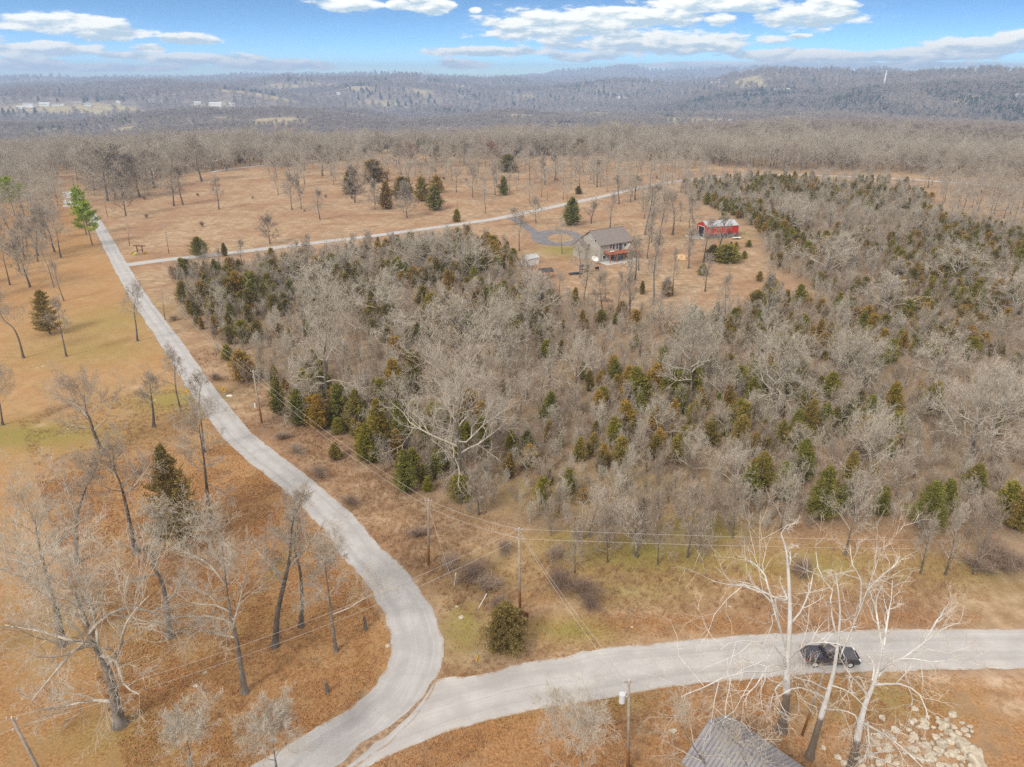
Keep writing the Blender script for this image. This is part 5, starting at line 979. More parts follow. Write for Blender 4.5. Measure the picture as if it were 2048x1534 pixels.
tr_ = MB(); tr_.box(-.14, bL+.14, -.16, -.12, 4.42, 4.56); tr_.box(-.05, .08, -.05, -.031, 0, 4.4); tr_.box(bL-.08, bL+.05, -.05, -.031, 0, 4.4); tr_.build('trim', flat('dark_red_trim', (.30, .03, .025), .5), B_)
ap = MB().box(-5.2, -.06, .6, 7.8, .01, .10).build('concrete_apron', M['concrete'], None, bc); ap.rotation_euler = (0, 0, ba); tag(ap, 'white concrete apron before the open barn door', 'pavement', kind='structure')
t = empty('trailer', at(1473, 478), .1, 'small flat trailer parked at the right end of the red barn', 'trailer'); MB().box(-1.6, 1.6, -.8, .8, .5, .62).build('bed', M['white'], t); MB().bar((1.6, 0, .5), (2.9, 0, .45), .1).build('tongue', M['black'], t)
for s in (-.85, .85): MB().cyl((0, s-.1, .32), (0, s+.1, .32), .32, n=16).build('wheel', M['black'], t)
t = empty('flatbed_rack', at(1482, 470), .1, 'dark rail rack behind the small trailer', 'rack'); q = MB(); q.box(-1.5, 1.5, -.04, .04, .9, .98); q.box(-1.5, 1.5, -.04, .04, .5, .56)
for a in (-1.45, 0, 1.45): q.box(a-.04, a+.04, -.04, .04, 0, .89)
q.build('rail', M['black'], t)
# sandy mound
def blobmesh(name, seed, sx, sy, sz, rough=.18, mat=None):
    import bmesh
    bm = bmesh.new(); bmesh.ops.create_icosphere(bm, subdivisions=3, radius=1); rr_ = random.Random(seed); o = Vector((rr_.random()*9, rr_.random()*9, rr_.random()*9))
    from mathutils import noise as mn
    pl = [(Vector((rr_.gauss(0, 1), rr_.gauss(0, 1), rr_.gauss(0, 1))).normalized(), .62+.3*rr_.random()) for _ in range(11)]
    for v in bm.verts:
        for n_, d_ in pl:
            k_ = v.co.dot(n_)-d_
            if k_ > 0: v.co -= n_*k_
        v.co *= 1+rough*mn.noise(v.co*1.7+o); v.co = Vector((v.co.x*sx, v.co.y*sy, v.co.z*sz))
    me = bpy.data.meshes.new(name); bm.to_mesh(me); bm.free(); me.materials.append(mat); return me
sm = flat('sawdust', (.58, .38, .20), .95, var=.25)
tag(link('sand_mound', blobmesh('mound', 3, 2.7, 2.2, 1.3, .3, sm), None, at(1363, 517)), 'low orange tan mound of fill on the lawn below the house', 'mound')
tag(link('log', MB().cyl((-3, -.6, .3), (3, .4, .28), .26, .18, n=10).build('x', M['wood']).data, None, at(1199, 588)), 'pale fallen log lying below the house', 'log'); bpy.data.objects.remove(bpy.data.objects['x'])
t = empty('brush_pile', at(1212, 602), 0, 'small heap of cut dark branches right of the fallen log', 'brush pile'); rb = random.Random(2); q = MB()
for i in range(40): a = rb.random()*6.28; q.bar((rb.gauss(0, 1), rb.gauss(0, .7), .1+rb.random()*.4), (math.cos(a)*2, math.sin(a)*1.6, .1+rb.random()*.5), .05)
q.build('branches', M['brush'], t)
# grey cabin at the bottom edge
ca = at(1417, 1441, 6.0); cb_ = at(1455, 1427, 4.2); cd = at(1611, 1536, 4.2); u = Vector((cd.x-cb_.x, cd.y-cb_.y, 0)).normalized(); ra_ = math.atan2(u.y, u.x)
ce = at(1355, 1518, 4.0); half = 4.1
org = Vector((ca.x, ca.y, 0))
e = empty('cabin', org, ra_, 'cabin with a grey ribbed metal roof at the bottom edge, under pale gnarled branches', 'cabin'); Lc = 15; hw_ = abs((ce-ca).to_2d().dot(Vector((u.y, -u.x)))); fw_ = abs((cb_-ca).to_2d().dot(Vector((u.y, -u.x))))
q = MB(); q.prism([(-hw_+.4, 0), (fw_-.3, 0), (fw_-.3, 4.1), (0, 5.75), (-hw_+.4, 3.95)], .4, Lc); q.v = [(y, x, z) for x, y, z in q.v]; q.build('wall', flat('brown_boards', (.20, .12, .075), .85), e)
q = MB(); 
for (y0, z0) in ((-hw_, 4.0), (fw_, 4.2)):
    vs = [(0, y0, z0), (Lc+.4, y0, z0), (Lc+.4, 0, 6.0), (0, 0, 6.0)]; vs = [(x, y, z-.12) for x, y, z in vs]+vs; q.add(vs, [(0,1,2,3),(4,5,6,7),(0,1,5,4),(1,2,6,5),(2,3,7,6),(3,0,4,7)])
ro = q.build('roof', M['cabinroof'], e); q = MB()
for x in np.arange(.36, Lc, .36):
    q.bar((x, -hw_+.02, 4.02), (x, -.03, 6.0), .05, .05); q.bar((x, fw_-.02, 4.22), (x, .03, 6.0), .05, .05)
q.build('roof_ribs', M['cabinroof'], ro); MB().bar((0, 0, 6.05), (Lc+.4, 0, 6.05), .35, .07).build('ridge_cap', M['cabinroof'], ro)
# ---------------------------------------------------------------- vehicles
def pickup(name, loc, rz, label, cat, paint, tonneau=True):
    e = empty(name, loc, rz, label, cat); W2_ = 1.0
    b = MB(); prof = [(-2.9, .55), (-2.9, 1.22), (-.95, 1.24), (1.2, 1.20), (1.45, 1.17), (2.55, 1.06), (2.85, .92), (2.92, .62), (2.80, .45), (2.35, .42), (1.45, .42), (-1.35, .42), (-2.3, .45)]
    b.prism(prof, -W2_, W2_); b.build('body', paint, e, bevel=.05)
    c = MB(); lo = [(-1.0, -.93), (1.30, -.93), (1.30, .93), (-1.0, .93)]; hi = [(-.80, -.74), (.55, -.74), (.55, .74), (-.80, .74)]
    c.add([(x, y, 1.22) for x, y in lo]+[(x, y, 1.86) for x, y in hi], [(0,1,5,4),(1,2,6,5),(2,3,7,6),(3,0,4,7),(4,5,6,7),(0,1,2,3)]); cab = c.build('cab', paint, e, bevel=.04)
    g = MB(); 
    g.add([(1.31, -.80, 1.27), (1.31, .80, 1.27), (.63, .66, 1.83), (.63, -.66, 1.83)], [(0, 1, 2, 3)]); g.v = [(x+.03, y, z+.02) for x, y, z in g.v]; g.build('windscreen', M['glass'], cab)
    g = MB(); g.add([(-1.03, -.76, 1.30), (-1.03, .76, 1.30), (-.86, .62, 1.78), (-.86, -.62, 1.78)], [(0, 1, 2, 3)]); g.build('rear_window', M['glass'], cab)
    for s in (-1, 1):
        for (x0, x1, t0, t1) in ((-.86, .05, -.74, .02), (.15, 1.10, .12, .56)):
            g = MB(); g.add([(x0, s*.935, 1.28), (x1, s*.935, 1.28), (t1, s*.785, 1.79), (t0, s*.785, 1.79)], [(0, 1, 2, 3)]); g.build('side_window', M['glass'], cab)
        m_ = MB(); m_.box(1.0, 1.18, s*1.02-.1, s*1.02+.1, 1.25, 1.45); m_.build('mirror', M['black'], cab, bevel=.03)
        h = MB(); h.box(2.72, 2.94, s*.80-.16, s*.80+.16, .80, .98); h.build('headlight', M['white'], e, bevel=.03)
        h = MB(); h.box(-2.93, -2.88, s*.88-.09, s*.88+.09, .80, 1.15); h.build('taillight', flat('tail_red', (.5, .02, .02), .3), e)
        for x in (-1.85, 1.85):
            w = MB().cyl((x, s*1.01, .40), (x, s*.76, .40), .42, n=24).build('wheel', M['black'], e, bevel=.03); MB().cyl((x, s*1.02, .40), (x, s*.95, .40), .24, n=18).build('rim', M['steel'], w)
    if tonneau: MB().box(-2.82, -1.02, -.92, .92, 1.235, 1.30).build('bed_cover', flat('vinyl_cover', (.055, .052, .07), .45), e, bevel=.02)
    MB().box(2.84, 2.98, -.9, .9, .46, .66).build('front_bumper', M['steel'], e, bevel=.03); MB().box(-3.02, -2.88, -.9, .9, .5, .68).build('rear_bumper', M['steel'], e, bevel=.03); MB().box(2.86, 2.95, -.6, .6, .68, .95).build('grille', M['black'], e)
    return e
tp = at(1657, 1322); pickup('pickup_truck', (tp.x, tp.y, .03), -.02, 'dark pickup truck with a covered bed driving right behind the white sycamores', 'pickup truck', flat('charcoal_paint', (.075, .07, .082), .35, .2, spec=.5))
tq = at(2016, 376); pickup('pickup_truck', (tq.x, tq.y, .06), 2.9, 'tiny white pickup truck on the back road at the far right', 'pickup truck', flat('white_truck_paint', (.75, .75, .74), .3), False)
# ---------------------------------------------------------------- poles and wires
POLES = {}
def pole(key, fx, fy, ty, label, arm=True, trans=False, tx=None, r=.17, guy=None):
    c = at(fx, fy); tpx = on_plane(tx if tx else fx, ty, c.y); h = tpx.z-c.z
    e = empty('utility_pole', c, 0, label, 'utility pole'); lean = Vector((tpx.x-c.x, 0, h)) if tx else Vector((0, 0, h))
    MB().cyl((0, 0, -.2), lean, r, r*.68, n=10).build('pole', M['wood'], e, smooth=True); top = lean
    if arm:
        a = MB().bar(top+Vector((-.45, 0, -.12)), top+Vector((.45, 0, -.12)), .07).build('crossarm', M['wood'], e)
        for s in (-.42, .42): MB().cyl(top+Vector((s, 0, -.08)), top+Vector((s, 0, .12)), .06, .04, n=8).build('insulator', M['steel'], a)
        MB().cyl(top, top+Vector((0, 0, .22)), .05, .04, n=8).build('insulator', M['white'], e)
        MB().cyl(top+Vector((-.2, -.05, -1.25)), top+Vector((-.2, -.05, -1.1)), .06, n=8).build('insulator', M['steel'], e)
    if trans:
        MB().cyl(top+Vector((-.48, -.1, -2.3)), top+Vector((-.48, -.1, -1.35)), .27, n=16).build('transformer', flat('transformer_grey', (.60, .61, .62), .4), e, bevel=.02); MB().bar(top+Vector((-.25, -.1, -1.7)), top+Vector((0, 0, -1.7)), .08).build('bracket', M['steel'], e)
    POLES[key] = Vector(c)+top; return e
pole('A', 120, 1620, 1437, 'near wooden pole at the bottom left corner with a white cap insulator', tx=24, r=.17)
pole('B', 1256, 1545, 1362, 'pole at the bottom with a grey transformer can, right of the road', tx=1258, trans=True)
pole('C', 1040, 1222, 1058, 'wooden junction pole where five lines meet, orange at its base', tx=1038)
pole('D', 857, 1130, 1000, 'wooden pole standing in tall dry grass inside the bend, orange at its base', tx=857)
pole('E', 524, 846, 742, 'leaning wooden pole with a small meter box on the left verge strip', tx=506)
pole('F', 1604, 1470, 1333, 'thin dark pole hidden behind the slender white sycamore', tx=1652, arm=False, r=.13)
pole('G', 338, 507, 445, 'thin pale pole right of the brown entrance sign', tx=328, arm=False, r=.14)
pole('H', 259, 491, 438, 'pole left of the brown entrance sign, with a dark box', tx=253, arm=False, r=.14)
pole('I', 215, 434, 383, 'pale pole by the left lane right of the green pines', tx=205, r=.15)
pole('J', 174, 382, 348, 'orange brown pole at the end of the left lane', tx=166, r=.15)
pole('K', 148, 372, 338, 'grey pole at the end of the left lane, leftmost of all', tx=141, r=.15)
pole('L', 915, 425, 384, 'pale pole in the field above the back corner of the lot', arm=False, r=.13)
pole('N', 1095, 402, 362, 'orange pole beyond the back road, left one of a pair', arm=False, r=.14)
pole('O', 1134, 402, 372, 'grey pole beside the back road, right one of a pair', r=.14)
pole('Q', 1320, 362, 320, 'thin pole beyond the back road, centre right', arm=False, r=.13)
pole('R', 1501, 345, 305, 'pale pole at the end of the back road on the crest', tx=1504, r=.16)
pole('S', 330, 640, 575, 'thin pole among the grass at the upper left edge of the lot', tx=322, arm=False, r=.12)
def wire(a, b, label, sag=.5, r=.02, n=18):
    a, b = Vector(a), Vector(b); P = np.array([tuple(a.lerp(b, t)-Vector((0, 0, 4*sag*t*(1-t)))) for t in np.linspace(0, 1, n)]); V_, F_ = tube(P[None], np.full((1, n), r), 3)
    tag(link('power_line', np_mesh('wire', V_, [F_], [M['wire']])), label, 'power line')
Z = lambda z: Vector((0, 0, z)); X_ = lambda x: Vector((x, 0, 0))
p = POLES
wire(p['E'], p['D'], 'upper wire running down the strip to the pole in tall grass', 1.2, .012); wire(p['E']-Z(1.1), p['D']-Z(1.1), 'lower wire running down the strip to the pole in tall grass', 1.3, .012)
wire(p['D'], p['C'], 'upper wire between the tall grass pole and the junction pole', .4, .012); wire(p['D']-Z(1.1), p['C']-Z(1.2), 'lower wire between the tall grass pole and the junction pole', .4, .012)
wire(p['A']+Z(.1), p['C'], 'upper wire from the junction pole over the road to the near left pole', 1.6, .011); wire(p['A']-Z(1.0), p['C']-Z(1.3), 'lower wire from the junction pole over the road to the near left pole', 1.7, .011)
far1 = on_plane(2250, 1079, 86); far2 = on_plane(2250, 1095, 86)
wire(p['C'], far1, 'upper wire from the junction pole to the right edge', .7, .014, 30); wire(p['C']-Z(1.3), far2, 'lower wire from the junction pole to the right edge', .7, .014, 30)
wire(p['C']-Z(.1), p['B'], 'left one of two wires from the junction pole down to the transformer pole', .6, .011); wire(p['C']-Z(.8)+X_(.2), p['B']-Z(1.1), 'right one of two wires from the junction pole down to the transformer pole', .6, .011)
wire(p['A'], on_plane(-300, 1530, 42), 'upper wire leaving the near left pole to the left', .2, .02); wire(p['A']-Z(1.0), on_plane(-300, 1580, 42), 'lower wire leaving the near left pole to the left', .2, .02)
wire(p['E'], p['S'], 'upper wire along the left edge of the lot', 1.3, .02); wire(p['E']-Z(1.1), p['S']-Z(1.0), 'lower wire along the left edge of the lot', 1.3, .02); wire(p['S'], p['G'], 'wire crossing from the lot edge to the entrance sign pole', .8, .02)
gy = at(905, 1165); wire(p['D']-Z(1.3), gy, 'guy wire slanting from the tall grass pole to the ground', 0, .016); 
t = tag(MB().cyl((0, 0, 0), (.3, 0, 2.0), .05, n=8).build('guy_guard', M['white'], None, at(908, 1172)), 'pale guard post sleeve in the tall grass', 'guard post')
t = tag(MB().cyl((0, 0, 0), (1.0, 0, 2.2), .05, n=8).build('guy_guard', M['white'], None, at(957, 1217)), 'yellowish slanted guard sleeve left of the olive bush', 'guard post')
bx = MB().box(-.3, -.05, -.25, .05, 3.2, 3.9).build('meter_box', M['white'], None, at(524, 846)); bx.location.x -= .55; tag(bx, 'small white meter box on the left verge strip pole', 'meter box')
# ---------------------------------------------------------------- signs and small things
sg = at(281, 507); e = empty('entrance_sign', sg, -.15, 'brown wooden entrance sign of a wide beam on two posts', 'sign')
for x in (-1.0, 1.0): MB().box(x-.14, x+.14, -.14, .14, 0, 2.55).build('post', flat('brown_post', (.13, .075, .05), .8), e)
MB().box(-2.2, 2.2, -.2, .2, 2.56, 3.0).build('top_beam', flat('brown_beam', (.22, .10, .07), .8), e, bevel=.03); q = MB(); q.box(-.85, .85, -.06, .06, 1.1, 1.35); q.build('board', flat('dark_board', (.16, .085, .06), .8), e)
for (x, y, c_, lab) in ((-2.0, -.9, (.60, .36, .03), 'mustard flower clump at the left foot of the brown entrance sign'), (2.0, -.7, (.60, .36, .03), 'mustard flower clump at the right foot of the brown entrance sign'), (-.6, -2.4, (.75, .70, .12), 'pale yellow flower clump in front of the brown entrance sign'), (-.9, -.6, (.30, .42, .70), 'pale blue box at the middle foot of the brown entrance sign')):
    mt = flat('flowers', c_, .8, var=.3); rng = np.random.RandomState(int(abs(x*10))); n = 160; C = rng.normal(0, 1, (n, 3))*[.42, .25, .2]+[0, 0, .38]; C[:, 2] = np.abs(C[:, 2])
    if 'box' in lab: tag(MB().box(-.5, .5, -.25, .25, 0, .5).build('box', mt, None, sg+Vector((x, y, 0)), bevel=.04), lab, 'box'); continue
    Vf, Ff = tris(rng, C, nrm(rng.normal(size=(n, 3))), np.full(n, .3), .4); tag(link('flower_clump', np_mesh('flowers', Vf, [Ff], [mt]), None, sg+Vector((x, y, 0))), lab, 'flowers')
for (x, y, lab) in ((378, 794, 'yellow chevron marker on the lane side of the left road'), (449, 790, 'yellow chevron marker on the strip side of the left road')):
    e = empty('road_marker', at(x, y), -.5, lab, 'road sign'); MB().box(-.04, .04, -.04, .04, 0, 1.9).build('post', M['steel'], e); q = MB().box(-.38, .38, -.09, -.05, .75, 1.85).build('plate', M['yellow'], e)
    k = MB()
    for s in (-1, 1): k.bar((-.2, -.10, 1.3+s*.38), (.22, -.10, 1.3), .015, .14)
    k.build('chevron', M['black'], q)
tag(link('white_scrap', blobmesh('scrap', 9, .7, .4, .2, .3, M['white']), None, at(459, 792)), 'white scrap lying in the grass by the strip side marker', 'scrap')
e = empty('road_sign', at(955, 1338), 1.25, 'yellow diamond sign on a grey post between the two roads, seen edge on', 'road sign'); MB().box(-.05, .05, -.05, .05, 0, 2.6).build('post', flat('green_grey_post', (.22, .25, .22), .6), e)
q = MB(); q.add([(x, y, z) for y in (-.07, -.10) for x, z in ((0, 1.05), (.5, 1.55), (0, 2.05), (-.5, 1.55))], [(0,1,2,3),(4,5,6,7),(0,1,5,4),(1,2,6,5),(2,3,7,6),(3,0,4,7)]); q.build('plate', M['yellow'], e)
e = empty('wood_sign', at(1043, 1243), -.5, 'brown wooden sign board behind the olive brown bush', 'sign'); MB().box(-.9, .9, -.08, .08, .9, 1.6).build('board', flat('sign_brown', (.20, .09, .05), .8), e, bevel=.02)
for x in (-.7, .7): MB().box(x-.07, x+.07, .09, .2, 0, 1.6).build('post', M['wood'], e)
for (x, y, h, lab) in ((731, 1259, 1.9, 'grey weathered stump post beside the bend, upper of two'), (655, 1385, 1.45, 'grey weathered stump post on the leafy lawn, lower of two')):
    q = MB(); q.cyl((0, 0, -.1), (0, 0, h*.9), .24, .17, n=9); q.cyl((0, 0, h*.9), (.05, 0, h), .17, .10, n=9); tag(q.build('stump', M['trunk'], None, at(x, y), bevel=.02), lab, 'stump')
# boulders
RK = [blobmesh('rock', 20+i, .6, .45+.1*(i % 3), .34+.06*(i % 2), .22, M['stone']) for i in range(6)]
rr2 = random.Random(4); poly = [(1770,1455),(1850,1435),(1880,1425),(1935,1440),(1960,1500),(1995,1560),(1760,1560),(1700,1540),(1740,1490)]
pts = []; W_ = W2(poly)
spec = [(1765,1437,1.0),(1790,1460,.9),(1850,1445,.9),(1893,1440,.8),(1905,1430,.9),(1885,1450,1.2),(1870,1475,1.1),(1880,1488,1.4),(1912,1478,1.3),(1925,1495,1.9),(1945,1512,2.0),(1952,1525,1.7),(1942,1500,1.1),(1830,1420,.7),(1897,1465,1.0),(1350,1462,.6),(1560,1440,.4),(1647,1497,.5),(1675,1515,.9),(1690,1528,.9)]
for s in spec: c = at(s[0], s[1]); pts.append((c.x, c.y, s[2]*.82))
while len(pts) < 112:
    px, py = rr2.uniform(1700, 1960), rr2.uniform(1430, 1560); c = at(px, py)
    if inpoly(np.array([c.x]), np.array([c.y]), W_)[0] and all((c.x-a)**2+(c.y-b)**2 > .36*(.5+k/2)**2 for a, b, k in pts): pts.append((c.x, c.y, rr2.choice([.35, .45, .5, .6, .8])))
for i, (x, y, s) in enumerate(pts):
    o = link('boulder', RK[i % 6], None, (x, y, .10*s)); o.rotation_euler = (rr2.uniform(-.4, .4), rr2.uniform(-.4, .4), rr2.uniform(0, 6.28)); o.scale = (s*1.0, s, s)
    px, py = to_px((x, y, 0)); big = 'very large' if s > 1.3 else 'large' if s > .78 else ('small' if s < .42 else ('smallish' if s < .55 else 'medium'))
    loc = 'by itself left of the cabin roof' if px < 1400 else ('at the foot of the white sycamores' if px < 1720 else ('at the top of the rock pile' if py < 1460 else ('in the right end row of the rock pile' if px > 1900 else ('in the left part of the rock pile' if px < 1810 else ('on the near side of the rock pile middle' if py > 1505 else 'in the middle of the rock pile')))))
    tag(o, f'{big} pale tan limestone boulder {loc}', 'boulder', f'{big} boulders {loc}')
# pale stones strewn over the lawns
rr3 = random.Random(8)
for i, (px, py, nm) in enumerate([(135,858,'on the green strip of the left lawn'),(143,852,'on the green strip of the left lawn'),(75,735,'on the upper left lawn'),(86,733,'on the upper left lawn'),(320,765,'by the green patch of the left lawn'),(410,1345,'between the leaning and the slender oak'),(390,1372,'between the leaning and the slender oak'),(913,1213,'in the tall grass by the bend'),(922,1234,'on the verge point between the roads'),(265,1432,'beside the leaning oak foot'),(775,1240,'on the inner edge of the bend'),(775,1292,'on the inner edge of the bend'),(1263,1254,'on the bank right of the junction pole'),(1345,1463,'left of the cabin roof'),(310,800,'by the green patch of the left lawn'),(1460,1213,'on the bank right of the junction pole')]):
    o = link('stone', RK[i % 6], None, at(px, py)); k = .35+.3*rr3.random(); o.scale = (k, k, k*.6); tag(o, f'small white stone {nm}', 'stone', f'white stones {nm}')
# rocky patch at the far end of the left lane
rk2 = [blobmesh('rock', 50+i, 1.0, .8, .5, .2, flat('pale_rock%d' % i, (.55, .55, .56), .8)) for i in range(2)]
for i in range(46):
    c = at(128+rr3.random()*36, 382+rr3.random()*32); o = link('boulder', rk2[i % 2], None, c); o.scale = (.7+rr3.random(),)*3; o.rotation_euler = (0, 0, rr3.random()*6); tag(o, 'pale grey rock in the rubble at the far end of the left lane', 'boulder', 'pale rocks at the far end of the left lane')
# brush patches: dense leafless thorny shrubs
BR = []; M['brushg'] = m_tonal('grey_brush_stems', (.27, .19, .14), (.42, .32, .24))
for i in range(3):
    v1, f1, v2, f2 = sapling_mesh('b', 700+i, 1.6, 1.9, None, stems=11, tw=.010, nb=9, nf=7, low=.05); V_, F_, _ = join([(v1, f1, 0), (v2, f2, 0)]); BR.append(np_mesh('brush', V_, [F_], [M['brush'] if i == 1 else M['brushg']]))
for (px, py, s, lab) in [(900,1135,1.0,'dark thorny shrub in the tall grass near the orange based pole'),(940,1160,1.5,'biggest dark thorny shrub in the tall grass inside the bend'),(968,1178,1.1,'dark thorny shrub left of the olive bush'),(1000,1215,.9,'dark thorny shrub touching the olive bush'),(1120,1172,1.4,'dark thorny shrub on the bank right of the junction pole, left part'),(1165,1188,1.3,'dark thorny shrub on the bank right of the junction pole, right part'),(1010,1100,1.0,'dark shrub left of the junction pole'),
    (1950,1140,1.3,'dark shrub beside the right wood edge stems, left'),(1990,1135,1.9,'wide dark shrub patch at the right under the woods'),(2030,1140,1.6,'dark shrub patch at the right edge under the woods'),(1600,1150,1.2,'thin brown shrub behind the white sycamores'),(590,905,1.2,'brown shrub on the open strip by the left road'),(560,880,1.0,'brown shrub higher on the open strip'),(640,955,1.1,'brown shrub lower on the open strip'),
    (1110,1115,1.0,'grey shrub on the green bank near the junction pole'),(700,1010,1.0,'brown shrub low on the open strip above the bend'),(350,640,1.0,'brown shrub at the upper end of the open strip'),(1180,1215,1.0,'brown shrub low on the bank above the right road'),(430,760,1.0,'brown shrub near the strip side marker'),(830,1075,1.0,'brown shrub left of the pole in tall grass')]:
    o = link('shrub', BR[int(px) % 3], None, at(px, py)); o.scale = (s*1.45, s*(.7+(int(px) % 5)*.12), s*.55); o.rotation_euler = (0, 0, px); tag(o, lab, 'shrub')
for i in range(70):
    px, py = rr3.uniform(250, 1350), rr3.uniform(340, 500)
    if py > 505-.11*px+0 or py < 395-.045*px: continue
    o = link('shrub', BR[i % 3], None, at(px, py)); k = .5+.5*rr3.random(); o.scale = (k, k, k*.8); w = where(px, py); tag(o, f'small dark scrub {w}', 'shrub', f'field scrub {w}')
# ---------------------------------------------------------------- tall grass, fallen leaves (real blades and leaves)
def grass():
    rng = np.random.RandomState(3); x, y = sample(rng, 60000, 50, 170, -.62, .66); px, py = xy_to_px(x, y)
    g = blob_w(x, y, [(900,1120,70,50,1),(930,1180,60,40,1),(850,1050,60,60,.8),(760,970,60,50,.8),(650,880,60,50,.8),(560,800,50,40,.7),(990,1190,50,40,1),(1400,1160,300,40,.45),(1850,1180,280,35,.7),(1500,1200,250,25,.4),(1060,1130,60,30,.35),(440,700,40,40,.6),(820,1120,40,50,.8)])
    road = np.zeros(len(x), bool)
    pl1 = np.concatenate([r1L, r1R[::-1]]); pl2 = np.concatenate([up, dn[::-1]]); road = inpoly(x, y, pl1) | inpoly(x, y, pl2)
    k = (rng.rand(len(x)) < g) & ~road & ~inpoly(x, y, THICK) & ~inpoly(x, y, LAWN); x2, y2 = sample(rng, 60000, 46, 150, -.66, .68); k2 = ~inpoly(x2, y2, pl1) & ~inpoly(x2, y2, pl2) & ~inpoly(x2, y2, THICK) & (fbm(x2/6, y2/6, 3) > .47); x2, y2 = x2[k2], y2[k2]; sh = np.concatenate([np.ones(k.sum()), np.full(len(x2), .30)]); x = np.concatenate([x[k], x2]); y = np.concatenate([y[k], y2]); n = len(x); nb = 9
    a = rng.rand(n, nb)*6.28; rad = rng.rand(n, nb)*.35; bx_ = x[:, None]+np.cos(a)*rad; by = y[:, None]+np.sin(a)*rad; h = (.45+.75*rng.rand(n, nb))*(.6+.8*rng.rand(n, 1))*sh[:, None]; ln = rng.normal(0, .30, (n, nb, 2))*h[..., None]
    P = np.stack([bx_, by, np.full_like(bx_, -.02)], -1).reshape(-1, 3); T = P+np.concatenate([ln, h[..., None]], -1).reshape(-1, 3); s = np.stack([np.sin(a), -np.cos(a), a*0], -1).reshape(-1, 3)*.022
    V_ = np.stack([P-s, P+s, T], 1).reshape(-1, 3); Fc = np.arange(len(V_)).reshape(-1, 3); print('grass', n)
    tag(link('tall_grass', np_mesh('grass', V_, [Fc], [M['grass']])), 'dry reddish grass, tall on the strip inside the bend and in short tufts elsewhere', 'grass', kind='stuff')
grass()
def leaves():
    rng = np.random.RandomState(6); x, y = sample(rng, 420000, 44, 120, -.66, .70); pl1 = np.concatenate([r1L, r1R[::-1]]); pl2 = np.concatenate([up, dn[::-1]])
    d = np.where(inpoly(x, y, LAWN), .75, np.where(y < 56.5, .6, .12)); d = np.maximum(d, blob_w(x, y, [(1350,1250,220,22,.8),(1080,1195,60,14,.8),(1900,1230,200,14,.6)])); d *= .35+1.1*(fbm(x/3.5, y/3.5, 3) > .5)
    k = (rng.rand(len(x)) < d) & ~inpoly(x, y, pl1) & ~inpoly(x, y, pl2); x, y = x[k], y[k]; n = len(x); C = np.stack([x, y, .03+.05*rng.rand(n)], 1); D = nrm(rng.normal(size=(n, 3))*[1, 1, .35]); S = nrm(np.cross(D, rng.normal(size=(n, 3))*[.3, .3, 1])); L_ = (.06+.08*rng.rand(n))[:, None]
    V_ = np.stack([C-D*L_, C+S*L_*.6, C+D*L_, C-S*L_*.6], 1).reshape(-1, 3); print('leaves', n)
    tag(link('fallen_leaves', np_mesh('leaves', V_, [np.arange(len(V_)).reshape(-1, 4)], [M['leaf']])), 'fallen orange brown oak leaves strewn over the lawns', 'leaves', kind='stuff')
leaves()
# ---------------------------------------------------------------- far buildings
HM = [flat('far_white_wall', (.75, .74, .70), .8), flat('far_tan_wall', (.50, .42, .32), .8), flat('far_roof_grey', (.36, .36, .38), .7), flat('far_roof_brown', (.22, .16, .13), .8), flat('far_roof_red', (.50, .10, .07), .7), flat('far_roof_white', (.70, .71, .72), .6)]
def far_house(px, py, w, label, wall=0, roof=2, rz=None, h=None):
    c = at(px, py); k = wpp(c); L_ = w*k; D_ = max(min(L_*.55, 16), 7); H2 = h or min(max(L_*.22, 3.2), 6); e = empty('far_building', c+Vector((-L_/2, 0, 4.0)), (hash_(px) % 7-3)*.12 if rz is None else rz, label, 'building')
    q = MB(); q.prism([(0, -6), (D_, -6), (D_, H2), (D_/2, H2*1.45), (0, H2)], 0, L_); q.v = [(y, x, z) for x, y, z in q.v]; q.build('wall', HM[wall], e)
    r_ = MB()
    for s in (0, 1):
        y0, y1 = (-.4, D_/2) if s == 0 else (D_+.4, D_/2); vs = [(-.4, y0, H2-.1), (L_+.4, y0, H2-.1), (L_+.4, y1, H2*1.45+.1), (-.4, y1, H2*1.45+.1)]; vs += [(a, b, z_+.25) for a, b, z_ in vs]; r_.add(vs, [(0,1,2,3),(4,5,6,7),(0,1,5,4),(1,2,6,5),(2,3,7,6),(3,0,4,7)])
    r_.build('roof', HM[roof], e)
    n = max(2, int(L_/5))
    if w > 9:
        for i in range(min(n, 5)): MB().box(L_*(i+.3)/n, L_*(i+.65)/n, -.08, -.02, H2*.35, H2*.75).build('window', M['glass'], e)
def hash_(v): return int(v*7919) % 1000
